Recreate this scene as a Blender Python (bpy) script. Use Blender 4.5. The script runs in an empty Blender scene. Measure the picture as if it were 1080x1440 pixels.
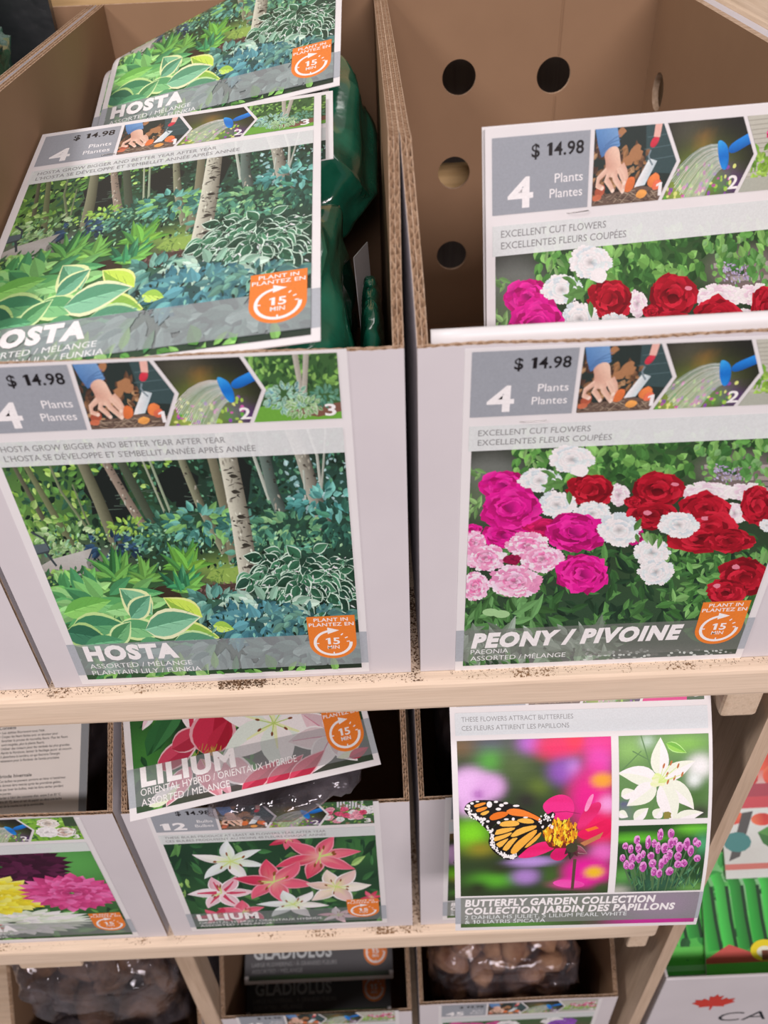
import bpy, bmesh, math, random
import numpy as np
from mathutils import Vector, Matrix, noise

scene = bpy.context.scene
COL = scene.collection
R = math.radians

# ------------------------------------------------------------------ camera
PITCH, ROLL, FPX = R(40.2), R(2.57), 1190.0
CAM = Vector((-0.0197, -0.4570, 0.5641))
_F = Vector((0, math.cos(PITCH), -math.sin(PITCH)))
_D = Vector((0, -math.sin(PITCH), -math.cos(PITCH)))
_X = Vector((1, 0, 0)) * math.cos(ROLL) + _D * math.sin(ROLL)
_Y = _D * math.cos(ROLL) - Vector((1, 0, 0)) * math.sin(ROLL)
cam_data = bpy.data.cameras.new('camera')
cam_data.sensor_fit = 'VERTICAL'
cam_data.sensor_height = 36.0
cam_data.lens = FPX / 1440.0 * 36.0
cam_data.clip_start = 0.02
cam_data.dof.use_dof = True
cam_data.dof.focus_distance = 0.72
cam_data.dof.aperture_fstop = 6.3
cam = bpy.data.objects.new('camera', cam_data)
COL.objects.link(cam)
_m = Matrix((_X, -_Y, -_F)).transposed().to_4x4()
_m.translation = CAM
cam.matrix_world = _m
scene.camera = cam

# ------------------------------------------------------------------ light
scene.view_settings.view_transform = 'Standard'
scene.view_settings.look = 'None'
scene.view_settings.gamma = 1.0
scene.view_settings.use_curve_mapping = False
scene.view_settings.exposure = 0.0
world = bpy.data.worlds.new('store_ambient')
scene.world = world
world.use_nodes = True
world.node_tree.nodes['Background'].inputs[0].default_value = (1.0, 0.92, 0.925, 1)
world.node_tree.nodes['Background'].inputs[1].default_value = 0.13

def ceiling_light(name, loc, target, sx, sy, power, col):
    ld = bpy.data.lights.new(name, 'AREA')
    ld.shape = 'RECTANGLE'; ld.size = sx; ld.size_y = sy
    ld.energy = power; ld.color = col
    o = bpy.data.objects.new(name, ld)
    COL.objects.link(o)
    o.location = loc
    o.rotation_euler = (Vector(target) - Vector(loc)).to_track_quat('-Z', 'Y').to_euler()
    return o
ceiling_light('ceiling_lamp', (-2.0, -0.55, 2.45), (0, 0.2, 0), 0.30, 0.60, 46, (1.0, 0.915, 0.905))
ceiling_light('ceiling_lamp', (0.7, -3.5, 2.4), (0, 0, -0.2), 3.0, 0.8, 160, (1.0, 0.880, 0.885))
ceiling_light('ceiling_lamp', (-0.3, 1.45, 2.55), (-0.1, 0.2, 0.3), 2.4, 0.22, 9, (1.0, 0.95, 0.95))  # rear lamp added to put highlights on the bags and glare on the cards

# ------------------------------------------------------------------ helpers
def lin1(c):
    return c / 12.92 if c <= 0.04045 else ((c + 0.055) / 1.055) ** 2.4
def hexlin(h):
    h = h.lstrip('#')
    return tuple(lin1(int(h[i:i + 2], 16) / 255) for i in (0, 2, 4))
_W = tuple(lin1(v / 255) for v in (225, 209, 210))
def C(h):
    """colour of an ink as it reads on the photograph's white paper"""
    if not isinstance(h, str):
        return h
    return tuple(min(0.9, a / w * 0.82) for a, w in zip(hexlin(h), _W))
def mix(a, b, t):
    a, b = C(a), C(b)
    return tuple(x + (y - x) * t for x, y in zip(a, b))
def mul(a, k):
    return tuple(min(0.95, x * k) for x in C(a))

def tag(o, label=None, cat=None, group=None, kind=None):
    if label: o['label'] = label
    if cat: o['category'] = cat
    if group: o['group'] = group
    if kind: o['kind'] = kind
    return o
def empty(name, loc=(0, 0, 0), label=None, cat=None, group=None):
    o = bpy.data.objects.new(name, None)
    o.empty_display_size = 0.02
    COL.objects.link(o)
    o.location = loc
    return tag(o, label, cat, group)
def mk(name, verts, faces, mat, parent=None, smooth=False, mats=None, fmat=None):
    me = bpy.data.meshes.new(name)
    me.from_pydata([tuple(v) for v in verts], [], faces)
    for m in (mats or [mat]):
        me.materials.append(m)
    if fmat is not None:
        me.polygons.foreach_set('material_index', fmat)
    if smooth:
        me.polygons.foreach_set('use_smooth', [True] * len(me.polygons))
    me.update()
    o = bpy.data.objects.new(name, me)
    COL.objects.link(o)
    if parent is not None:
        o.parent = parent
        o.matrix_parent_inverse = Matrix.Translation(-world_loc(parent))
    return o
def world_loc(o):
    return Vector(o.location)
def from_bm(name, bm, mat, parent=None, smooth=False):
    me = bpy.data.meshes.new(name)
    bm.normal_update(); bm.to_mesh(me); bm.free()
    me.materials.append(mat)
    if smooth:
        me.polygons.foreach_set('use_smooth', [True] * len(me.polygons))
    o = bpy.data.objects.new(name, me)
    COL.objects.link(o)
    if parent is not None:
        o.parent = parent
        o.matrix_parent_inverse = Matrix.Translation(-world_loc(parent))
    return o
def board(name, lo, hi, mat, parent=None, bev=0.004, seg=2):
    bm = bmesh.new()
    bmesh.ops.create_cube(bm, size=1)
    for v in bm.verts:
        v.co = Vector([(lo[i] + hi[i]) / 2 + v.co[i] * (hi[i] - lo[i]) for i in range(3)])
    if bev > 0:
        bmesh.ops.bevel(bm, geom=bm.edges[:], offset=bev, segments=seg, affect='EDGES', profile=0.5)
    return from_bm(name, bm, mat, parent, smooth=False)

# ------------------------------------------------------------------ materials
def newmat(name):
    m = bpy.data.materials.new(name)
    m.use_nodes = True
    nt = m.node_tree
    return m, nt, nt.nodes['Principled BSDF']
def ramp(nt, fac, stops):
    r = nt.nodes.new('ShaderNodeValToRGB')
    e = r.color_ramp.elements
    while len(e) < len(stops): e.new(0.5)
    for i, (p, c) in enumerate(stops):
        e[i].position = p; e[i].color = (*c, 1)
    nt.links.new(fac, r.inputs[0])
    return r
def tex_noise(nt, scale, detail=4, stretch=None, rough=0.6):
    tc = nt.nodes.new('ShaderNodeTexCoord')
    n = nt.nodes.new('ShaderNodeTexNoise')
    n.inputs['Scale'].default_value = scale
    n.inputs['Detail'].default_value = detail
    n.inputs['Roughness'].default_value = rough
    if stretch:
        mp = nt.nodes.new('ShaderNodeMapping')
        mp.inputs['Scale'].default_value = stretch
        nt.links.new(tc.outputs['Object'], mp.inputs[0])
        nt.links.new(mp.outputs[0], n.inputs['Vector'])
    else:
        nt.links.new(tc.outputs['Object'], n.inputs['Vector'])
    return n
def bump(nt, bsdf, height, strength, dist=0.002):
    b = nt.nodes.new('ShaderNodeBump')
    b.inputs['Strength'].default_value = strength
    b.inputs['Distance'].default_value = dist
    nt.links.new(height, b.inputs['Height'])
    nt.links.new(b.outputs[0], bsdf.inputs['Normal'])
def noisy(name, c1, c2, scale=40, rough=0.8, stretch=None, bmp=0.0, spec=0.3, lo=0.35, hi=0.65, dist=0.002, detail=4):
    m, nt, b = newmat(name)
    n = tex_noise(nt, scale, detail, stretch)
    r = ramp(nt, n.outputs['Fac'], [(lo, c1), (hi, c2)])
    nt.links.new(r.outputs[0], b.inputs['Base Color'])
    b.inputs['Roughness'].default_value = rough
    b.inputs['Specular IOR Level'].default_value = spec
    if bmp: bump(nt, b, n.outputs['Fac'], bmp, dist)
    return m
M = {}
M['kraft'] = noisy('kraft_cardboard', (0.295, 0.182, 0.108), (0.318, 0.198, 0.118), 9, 0.85, None, 0.03, 0.15)
M['kraft_edge'] = noisy('kraft_liner_edge', (0.44, 0.31, 0.205), (0.60, 0.45, 0.33), 180, 0.9, None, 0.1, 0.1)
M['flute'] = noisy('corrugated_medium', (0.30, 0.19, 0.115), (0.46, 0.32, 0.21), 160, 0.95, None, 0.0, 0.05)
M['white_board'] = noisy('white_clay_coat', (0.655, 0.63, 0.655), (0.70, 0.675, 0.70), 7, 0.55, None, 0.03, 0.3)
M['paper'] = noisy('white_card_stock', (0.79, 0.785, 0.79), (0.83, 0.825, 0.83), 14, 0.42, None, 0.0, 0.4)
M['back_paper'] = noisy('printed_card_back', (0.72, 0.69, 0.64), (0.75, 0.72, 0.67), 14, 0.5)

def wood_mat(name, c1, c2, axis=0, knots=True):
    m, nt, b = newmat(name)
    st = [14, 14, 14]; st[axis] = 0.9
    n1 = tex_noise(nt, 5.0, 6, tuple(st), 0.62)
    r1 = ramp(nt, n1.outputs['Fac'], [(0.30, c1), (0.52, c2), (0.75, tuple(x * 0.92 for x in c1))])
    st2 = [90, 90, 90]; st2[axis] = 2.5
    n2 = tex_noise(nt, 6.0, 3, tuple(st2), 0.5)
    r2 = ramp(nt, n2.outputs['Fac'], [(0.35, (0.92, 0.91, 0.90)), (0.6, (1.01, 1.0, 1.0))])
    mx = nt.nodes.new('ShaderNodeMix'); mx.data_type = 'RGBA'; mx.blend_type = 'MULTIPLY'
    mx.inputs[0].default_value = 1.0
    nt.links.new(r1.outputs[0], mx.inputs[6]); nt.links.new(r2.outputs[0], mx.inputs[7])
    nt.links.new(mx.outputs[2], b.inputs['Base Color'])
    b.inputs['Roughness'].default_value = 0.7
    b.inputs['Specular IOR Level'].default_value = 0.25
    bump(nt, b, n2.outputs['Fac'], 0.15, 0.001)
    return m
M['wood_x'] = wood_mat('pine_shelf_rail', (0.66, 0.50, 0.345), (0.78, 0.63, 0.47), 0)
M['wood_z'] = wood_mat('pine_upright', (0.50, 0.37, 0.255), (0.63, 0.49, 0.36), 2)
M['wood_y'] = wood_mat('pine_cross_rail', (0.60, 0.46, 0.32), (0.74, 0.60, 0.45), 1)
M['gap_shade'] = wood_mat('gap_shade_board', (0.10, 0.085, 0.08), (0.14, 0.12, 0.11), 2)  # near-black tone stands in for the shade behind the cartons
M['plywood'] = wood_mat('golden_plywood_back', (0.50, 0.33, 0.15), (0.60, 0.42, 0.21), 0)
def shelf_dirty():
    m = wood_mat('soiled_pine_shelf', (0.755, 0.605, 0.455), (0.81, 0.665, 0.51), 0)
    nt = m.node_tree; b = nt.nodes['Principled BSDF']
    src = b.inputs['Base Color'].links[0].from_socket
    n = tex_noise(nt, 330, 3, (1, 1, 0.2), 0.7)
    big = tex_noise(nt, 16, 2, (1, 0.4, 0.2))
    mt = nt.nodes.new('ShaderNodeMath'); mt.operation = 'MULTIPLY'
    nt.links.new(n.outputs['Fac'], mt.inputs[0]); nt.links.new(big.outputs['Fac'], mt.inputs[1])
    r = ramp(nt, mt.outputs[0], [(0.30, (0, 0, 0)), (0.36, (1, 1, 1))])
    ge = nt.nodes.new('ShaderNodeNewGeometry'); sp = nt.nodes.new('ShaderNodeSeparateXYZ')
    nt.links.new(ge.outputs['True Normal'], sp.inputs[0])
    up = nt.nodes.new('ShaderNodeMath'); up.operation = 'GREATER_THAN'; up.inputs[1].default_value = 0.9
    nt.links.new(sp.outputs['Z'], up.inputs[0])
    m2 = nt.nodes.new('ShaderNodeMath'); m2.operation = 'MULTIPLY'
    nt.links.new(r.outputs[0], m2.inputs[0]); nt.links.new(up.outputs[0], m2.inputs[1])
    mx = nt.nodes.new('ShaderNodeMix'); mx.data_type = 'RGBA'
    nt.links.new(m2.outputs[0], mx.inputs[0])
    nt.links.new(src, mx.inputs[6]); mx.inputs[7].default_value = (0.22, 0.125, 0.06, 1)
    nt.links.new(mx.outputs[2], b.inputs['Base Color'])
    return m
M['shelf'] = shelf_dirty()

def print_mat(name, rough, spec, grain=0.05):
    m, nt, b = newmat(name)
    a = nt.nodes.new('ShaderNodeAttribute'); a.attribute_name = 'ink'
    n = tex_noise(nt, 700, 2)
    r = ramp(nt, n.outputs['Fac'], [(0.3, (1 - grain,) * 3), (0.7, (1 + grain,) * 3)])
    mx = nt.nodes.new('ShaderNodeMix'); mx.data_type = 'RGBA'; mx.blend_type = 'MULTIPLY'
    mx.inputs[0].default_value = 1.0
    nt.links.new(a.outputs['Color'], mx.inputs[6]); nt.links.new(r.outputs[0], mx.inputs[7])
    nt.links.new(mx.outputs[2], b.inputs['Base Color'])
    b.inputs['Roughness'].default_value = rough
    b.inputs['Specular IOR Level'].default_value = spec
    return m
M['print'] = print_mat('printed_ink', 0.42, 0.4)
M['print_matte'] = print_mat('printed_ink_matte', 0.6, 0.25)

def plastic(name, c1, c2, scale=22, rough=0.16, coat=0.5):
    m = noisy(name, c1, c2, scale, rough, None, 0.35, 0.6, dist=0.004, detail=3)
    b = m.node_tree.nodes['Principled BSDF']
    b.inputs['Coat Weight'].default_value = coat
    b.inputs['Coat Roughness'].default_value = 0.08
    return m
M['green_plastic'] = plastic('green_bag_film', (0.010, 0.165, 0.098), (0.018, 0.235, 0.140), 30, 0.14, 0.9)
M['black_plastic'] = plastic('black_film', (0.008, 0.01, 0.012), (0.02, 0.022, 0.025), rough=0.35, coat=0.1)
def clear_film():
    m, nt, b = newmat('clear_bag_film')
    out = nt.nodes['Material Output']
    tr = nt.nodes.new('ShaderNodeBsdfTransparent'); tr.inputs[0].default_value = (0.86, 0.84, 0.87, 1)
    gl = nt.nodes.new('ShaderNodeBsdfGlossy'); gl.inputs['Roughness'].default_value = 0.10
    gl.inputs['Color'].default_value = (0.95, 0.95, 1, 1)
    n = tex_noise(nt, 55, 3)
    bp = nt.nodes.new('ShaderNodeBump'); bp.inputs['Strength'].default_value = 0.6; bp.inputs['Distance'].default_value = 0.006
    nt.links.new(n.outputs['Fac'], bp.inputs['Height'])
    nt.links.new(bp.outputs[0], gl.inputs['Normal'])
    lw = nt.nodes.new('ShaderNodeLayerWeight'); lw.inputs[0].default_value = 0.28
    nt.links.new(bp.outputs[0], lw.inputs['Normal'])
    mp = nt.nodes.new('ShaderNodeMapRange')
    mp.inputs[3].default_value = 0.06; mp.inputs[4].default_value = 0.6
    nt.links.new(lw.outputs['Facing'], mp.inputs[0])
    ms = nt.nodes.new('ShaderNodeMixShader')
    nt.links.new(mp.outputs[0], ms.inputs[0]); nt.links.new(tr.outputs[0], ms.inputs[1]); nt.links.new(gl.outputs[0], ms.inputs[2])
    df = nt.nodes.new('ShaderNodeBsdfDiffuse'); df.inputs[0].default_value = (0.55, 0.50, 0.56, 1)
    m2 = nt.nodes.new('ShaderNodeMixShader')
    n2 = tex_noise(nt, 18, 3)
    r2 = ramp(nt, n2.outputs['Fac'], [(0.42, (0.015,) * 3), (0.72, (0.13,) * 3)])
    nt.links.new(r2.outputs[0], m2.inputs[0]); nt.links.new(ms.outputs[0], m2.inputs[1]); nt.links.new(df.outputs[0], m2.inputs[2])
    nt.links.new(m2.outputs[0], out.inputs[0])
    return m
M['clear'] = clear_film()
M['bulb'] = noisy('brown_bulb_skin', (0.26, 0.12, 0.06), (0.60, 0.37, 0.20), 30, 0.7, None, 0.4, 0.3, 0.3, 0.7)
M['bulb_dark'] = noisy('dark_root_skin', (0.07, 0.04, 0.025), (0.24, 0.14, 0.08), 34, 0.75, None, 0.4, 0.3, 0.3, 0.7)
M['soil'] = noisy('soil_crumb', (0.05, 0.03, 0.018), (0.20, 0.115, 0.06), 300, 0.95)
M['metal'] = noisy('staple_steel', (0.35, 0.34, 0.33), (0.55, 0.54, 0.53), 80, 0.3)
M['metal'].node_tree.nodes['Principled BSDF'].inputs['Metallic'].default_value = 1.0
M['floor'] = noisy('grey_store_floor', (0.16, 0.155, 0.15), (0.22, 0.21, 0.205), 6, 0.5)
M['wall'] = noisy('beige_store_wall', (0.42, 0.38, 0.33), (0.46, 0.42, 0.37), 3, 0.8)

# ------------------------------------------------------------------ flat print: polygons of ink in card coordinates (metres)
_text_cache = {}
ONE = [(.20, 0), (.34, 0), (.34, .70), (.235, .70), (.06, .600), (.06, .480), (.20, .555)]
def glyphs(s, shear=0.0, bold=0.0):
    key = (s, shear, bold)
    if key in _text_cache: return _text_cache[key]
    if '1' in s:
        # the numeral one is drawn with its flag, so such strings are set letter by letter
        adv = lambda ch: glyphs(ch + 'H', 0, 0)[0][:, 0].max() - glyphs('H', 0, 0)[0][:, 0].max()
        V, Fs, x = [], [], 0.0
        for ch in s:
            if ch == '1':
                b = bold + (.02 if bold > .02 else .0)
                pts = [(px + (b if px > .3 else -b if px > .1 and py < .6 else 0), py) for px, py in ONE]
                k = len(V); V += [(px + x + .03 + py * shear, py) for px, py in pts]
                Fs += [(k, k + 1, k + 2, k + 3, k + 6), (k + 3, k + 4, k + 5, k + 6)]
                x += .50 + bold
            else:
                g = glyphs(ch, shear, bold); k = len(V)
                V += [(a + x, c) for a, c in g[0]]; Fs += [tuple(i + k for i in f) for f in g[1]]
                x += adv(ch) + bold
        _text_cache[key] = (np.array(V), Fs)
        return _text_cache[key]
    if key not in _text_cache:
        cu = bpy.data.curves.new('lettering', 'FONT')
        cu.body = s; cu.size = 1.0; cu.shear = shear; cu.offset = bold; cu.space_character = 1.0 + max(0.0, bold) * 2.6
        cu.resolution_u = 3; cu.fill_mode = 'BOTH'
        o = bpy.data.objects.new('lettering', cu)
        COL.objects.link(o)
        dg = bpy.context.evaluated_depsgraph_get()
        me = o.evaluated_get(dg).to_mesh()
        v = np.array([x.co[:2] for x in me.vertices]) if len(me.vertices) else np.zeros((0, 2))
        f = [tuple(p.vertices) for p in me.polygons]
        o.evaluated_get(dg).to_mesh_clear()
        bpy.data.objects.remove(o); bpy.data.curves.remove(cu)
        _text_cache[key] = (v, f)
    return _text_cache[key]

def clip_half(P, a, b, c):
    """keep a*u+b*v<=c ; P list of tuples (u,v,r,g,b)"""
    out = []
    n = len(P)
    for i in range(n):
        p, q = P[i], P[(i + 1) % n]
        dp = a * p[0] + b * p[1] - c; dq = a * q[0] + b * q[1] - c
        if dp <= 0: out.append(p)
        if (dp < 0 < dq) or (dq < 0 < dp):
            t = dp / (dp - dq)
            out.append(tuple(x + (y - x) * t for x, y in zip(p, q)))
    return out
class Zone:
    def __init__(s, pts, fn=None):
        A = sum(pts[i][0] * pts[(i + 1) % len(pts)][1] - pts[(i + 1) % len(pts)][0] * pts[i][1] for i in range(len(pts)))
        if A < 0: pts = pts[::-1]
        s.h = []
        for i in range(len(pts)):
            (x0, y0), (x1, y1) = pts[i], pts[(i + 1) % len(pts)]
            a, b = y1 - y0, -(x1 - x0)
            s.h.append((a, b, a * x0 + b * y0))
        s.fn = fn
        s.bb = (min(p[0] for p in pts), min(p[1] for p in pts), max(p[0] for p in pts), max(p[1] for p in pts))
def rect_zone(u0, v0, u1, v1, fn=None):
    return Zone([(u0, v0), (u1, v0), (u1, v1), (u0, v1)], fn)

class Art:
    CELL = 0.0015
    def __init__(s, W=0.241, H=0.309):
        s.W, s.H = W, H
        s.items = []            # (tag, level, [(u,v,r,g,b)...])
        s.lv = np.zeros((int(W / s.CELL) + 8, int(H / s.CELL) + 8), np.int32)
        s.whole = rect_zone(0, 0, W, H)
        s.zones = [s.whole]
        s.T = lambda x, y: (x, y)
        s.tag = 'picture'
    def _add(s, P):
        us = [p[0] for p in P]; vs = [p[1] for p in P]
        i0, i1 = int(max(0, min(us)) / s.CELL), int(max(us) / s.CELL) + 1
        j0, j1 = int(max(0, min(vs)) / s.CELL), int(max(vs) / s.CELL) + 1
        L = int(s.lv[i0:i1, j0:j1].max()) + 1
        s.lv[i0:i1, j0:j1] = L
        s.items.append((s.tag, L, P))
    def raw(s, pts, cols):
        """pts in card coordinates"""
        if len(pts) < 3: return
        A = sum(pts[i][0] * pts[(i + 1) % len(pts)][1] - pts[(i + 1) % len(pts)][0] * pts[i][1] for i in range(len(pts)))
        if isinstance(cols, list):
            P = [(*p, *C(c)) for p, c in zip(pts, cols)]
        else:
            cc = C(cols); P = [(*p, *cc) for p in pts]
        if A < 0: P = P[::-1]
        b = (min(p[0] for p in pts), min(p[1] for p in pts), max(p[0] for p in pts), max(p[1] for p in pts))
        for z in s.zones:
            if b[2] <= z.bb[0] or b[0] >= z.bb[2] or b[3] <= z.bb[1] or b[1] >= z.bb[3]: continue
            Q = P
            for a, bb, c in z.h:
                if any(a * p[0] + bb * p[1] > c + 1e-12 for p in Q):
                    Q = clip_half(Q, a, bb, c)
                    if len(Q) < 3: break
            if len(Q) < 3: continue
            if z.fn: Q = [(p[0], p[1], *z.fn(p[2:5])) for p in Q]
            s._add(Q)
    def poly(s, pts, cols):
        s.raw([s.T(*p) for p in pts], cols)
    def spoly(s, pts, cols, it=2):
        """polygon with its corners rounded off"""
        P = [(*p, *C(c)) for p, c in zip(pts, cols if isinstance(cols, list) else [cols] * len(pts))]
        for _ in range(it):
            Q = []
            for p, q in zip(P, P[1:] + P[:1]):
                Q.append(tuple(.75 * a + .25 * b for a, b in zip(p, q))); Q.append(tuple(.25 * a + .75 * b for a, b in zip(p, q)))
            P = Q
        s.poly([p[:2] for p in P], [p[2:] for p in P])
    def rect(s, x0, y0, x1, y1, col):
        s.poly([(x0, y0), (x1, y0), (x1, y1), (x0, y1)], col)
    def ell(s, cx, cy, rx, ry, col, n=14, rot=0.0, jit=0.0, cen=None):
        ca, sa = math.cos(rot), math.sin(rot)
        pts = []
        for i in range(n):
            a = 2 * math.pi * i / n
            k = 1 + random.uniform(-jit, jit)
            x, y = math.cos(a) * rx * k, math.sin(a) * ry * k
            pts.append((cx + x * ca - y * sa, cy + x * sa + y * ca))
        s.poly(pts, col)
    def stroke(s, pts, w0, w1, col, col2=None):
        n = len(pts); L, Rr = [], []
        for i, (x, y) in enumerate(pts):
            a = pts[max(0, i - 1)]; b = pts[min(n - 1, i + 1)]
            dx, dy = b[0] - a[0], b[1] - a[1]; l = math.hypot(dx, dy) or 1
            w = (w0 + (w1 - w0) * i / (n - 1)) / 2
            L.append((x - dy / l * w, y + dx / l * w)); Rr.append((x + dy / l * w, y - dx / l * w))
        for i in range(n - 1):
            c = [col, col2 or col, col2 or col, col]
            s.poly([L[i], Rr[i], Rr[i + 1], L[i + 1]], c)
    def leaf(s, x, y, ang, ln, wd, col, col2=None, edge=None, ew=0.25, curve=0.0, n=5, rib=None):
        if edge: s.leaf(x, y, ang, ln * 1.03, wd * (1 + ew), edge, edge, None, 0, curve, n)
        col2 = col2 or mul(col, 0.72)
        mid, up, dn = [], [], []
        for i in range(n + 1):
            t = i / n
            a = ang + curve * t
            if i == 0: px, py = x, y
            else:
                px += math.cos(a) * ln / n; py += math.sin(a) * ln / n
            w = wd * 0.5 * (math.sin(math.pi * min(1, t ** 0.75))) if 0 < i < n else 0
            mid.append((px, py)); up.append((px - math.sin(a) * w, py + math.cos(a) * w)); dn.append((px + math.sin(a) * w, py - math.cos(a) * w))
        s.poly(mid + up[1:-1][::-1], col)
        s.poly(mid + dn[1:-1][::-1], col2)
        if rib: s.stroke([mid[0], mid[n // 2], mid[-2]], wd * 0.06, wd * 0.03, rib)
    def petalblob(s, cx, cy, rx, ry, cols, rings=5, per=14, frill=0.3):
        """a full double flower: rings of frilled petals, outside first"""
        for r in range(rings):
            k = 1 - r / rings
            m = max(5, int(per * (0.45 + 0.55 * k)))
            ph = random.random() * 6
            for i in random.sample(range(m), m):
                a = ph + 2 * math.pi * i / m
                d = k * 0.72
                px, py = cx + math.cos(a) * rx * d, cy + math.sin(a) * ry * d
                w = 0.36 * (0.6 + 0.5 * k) * random.uniform(0.75, 1.25)
                pts = []
                q = 9
                for j in range(q):
                    b = 2 * math.pi * j / q
                    rr = w * (1 + random.uniform(-frill, frill))
                    pts.append((px + math.cos(b) * rr * rx, py + math.sin(b) * rr * ry))
                c0 = random.choice(cols)
                cl = []
                for p in pts:
                    dd = math.hypot((p[0] - cx) / rx, (p[1] - cy) / ry)
                    dp = math.hypot((p[0] - px) / rx, (p[1] - py) / ry)
                    out = ((p[0] - cx) / rx * math.cos(a) + (p[1] - cy) / ry * math.sin(a)) > d
                    cl.append(mul(c0, (1.25 if out else 0.55) * random.uniform(.85, 1.1)))
                s.poly(pts, cl)
    def frillblob(s, cx, cy, rx, ry, cols, rings=4, per=22):
        """a flower of many narrow toothed petals"""
        s.ell(cx, cy, rx * .6, ry * .6, mul(cols[0], .85), 12)
        for r in range(rings):
            k = 1 - r / rings * 0.85
            m = int(per * (0.5 + 0.5 * k)); ph = random.random() * 6
            for i in random.sample(range(m), m):
                a = ph + 2 * math.pi * (i + random.uniform(-.3, .3)) / m
                l = k * random.uniform(0.88, 1.08); w = 0.16 * random.uniform(0.8, 1.3)
                def pt(rad, side):
                    return (cx + (math.cos(a) * rad - math.sin(a) * side) * rx, cy + (math.sin(a) * rad + math.cos(a) * side) * ry)
                c0 = random.choice(cols)
                s.poly([pt(l * .02, 0), pt(l * .6, w), pt(l * .93, w * 1.1), pt(l, w * .35), pt(l * .94, 0), pt(l * 1.0, -w * .4), pt(l * .9, -w), pt(l * .6, -w)],
                       [mul(c0, .50), mul(c0, .84), c0, mul(c0, 1.08), c0, mul(c0, 1.03), mul(c0, .95), mul(c0, .88)])
    def lily(s, cx, cy, r, sq, cols, cen, rot=0.0, wid=0.42, edge=None, stripe=None, n=6, spots=None):
        angs = [rot + 2 * math.pi * i / n for i in range(n)]
        for k, a in enumerate(angs[::2] + angs[1::2]):
            l = r * random.uniform(0.9, 1.08)
            cv = random.uniform(-.5, .5)
            def place(x, y): return (cx + x, cy + y * sq)
            mid, up, dn = [], [], []
            px = py = 0.0; m = 7
            for i in range(m + 1):
                t = i / m; aa = a + cv * t * t
                if i: px += math.cos(aa) * l / m; py += math.sin(aa) * l / m
                w = l * wid * 0.5 * math.sin(math.pi * t ** 0.8) * (1.0 if i < m else 0)
                mid.append((px, py)); up.append((px - math.sin(aa) * w, py + math.cos(aa) * w)); dn.append((px + math.sin(aa) * w, py - math.cos(aa) * w))
            c0 = random.choice(cols)
            def colr(i, side): return mix(cen, c0, min(1, i / m * 2.2 + 0.1)) if side == 0 else mix(cen, mul(c0, side), min(1, i / m * 2.6 + .25))
            for side, arr, sh in ((1, up, 1.0), (-1, dn, 0.84)):
                if edge:
                    big = [(mm[0] + (p[0] - mm[0]) * 1.22, mm[1] + (p[1] - mm[1]) * 1.22) for mm, p in zip(mid, arr)]
                    s.poly([place(*p) for p in mid + big[1:-1][::-1]], edge)
                pts = mid + arr[1:-1][::-1]
                cl = [colr(i, 0) for i in range(m + 1)] + [colr(i, sh) for i in range(m - 1, 0, -1)]
                s.poly([place(*p) for p in pts], cl)
            if stripe:
                s.stroke([place(*mid[1]), place(*mid[3]), place(*mid[5])], l * .10, l * .03, stripe)
            if spots:
                for _ in range(8):
                    i = random.randint(1, 4); t = random.uniform(-.5, .5)
                    p = mid[i]; q = up[i] if t > 0 else dn[i]
                    x = p[0] + (q[0] - p[0]) * abs(t); y = p[1] + (q[1] - p[1]) * abs(t)
                    s.ell(*place(x, y), r * .02, r * .02, spots, 5)
        for i in range(6):
            a = rot + random.uniform(0, 6.28); l = r * random.uniform(.28, .4)
            x, y = cx + math.cos(a) * l, cy + math.sin(a) * l * sq
            s.stroke([(cx, cy), (x, y)], r * .025, r * .02, '#c9cf7a')
            s.ell(x, y, r * .05, r * .025, '#8a4a24', 6, a)
    def dahlia(s, cx, cy, rx, ry, cols, rings=6, per=20, pw=0.13):
        for r in range(rings):
            k = 1 - r / rings
            m = int(per * (0.5 + .5 * k)); ph = random.random() * 6
            for i in random.sample(range(m), m):
                a = ph + 2 * math.pi * i / m; l = k * random.uniform(.9, 1.06) + .08; w = pw * random.uniform(.8, 1.2)
                def pt(rad, side):
                    return (cx + (math.cos(a) * rad - math.sin(a) * side) * rx, cy + (math.sin(a) * rad + math.cos(a) * side) * ry)
                c0 = random.choice(cols)
                s.poly([pt(l * .2, 0), pt(l * .6, w), pt(l * .85, w * .8), pt(l, 0), pt(l * .85, -w * .8), pt(l * .6, -w)],
                       [mul(c0, .6), mul(c0, .95), mul(c0, 1.1), mul(c0, 1.15), mul(c0, .9), mul(c0, .7)])
    def scatter(s, n, x0, y0, x1, y1, l0, l1, cols, asp=0.55, keep=None, a0=0, a1=6.283):
        for _ in range(n):
            x, y = random.uniform(x0, x1), random.uniform(y0, y1)
            if keep and not keep(x, y): continue
            l = random.uniform(l0, l1)
            c0 = mul(random.choice(cols), random.uniform(.75, 1.2))
            s.leaf(x, y, random.uniform(a0, a1), l, l * asp * random.uniform(.7, 1.3), c0, mul(c0, .78), n=4)
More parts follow.
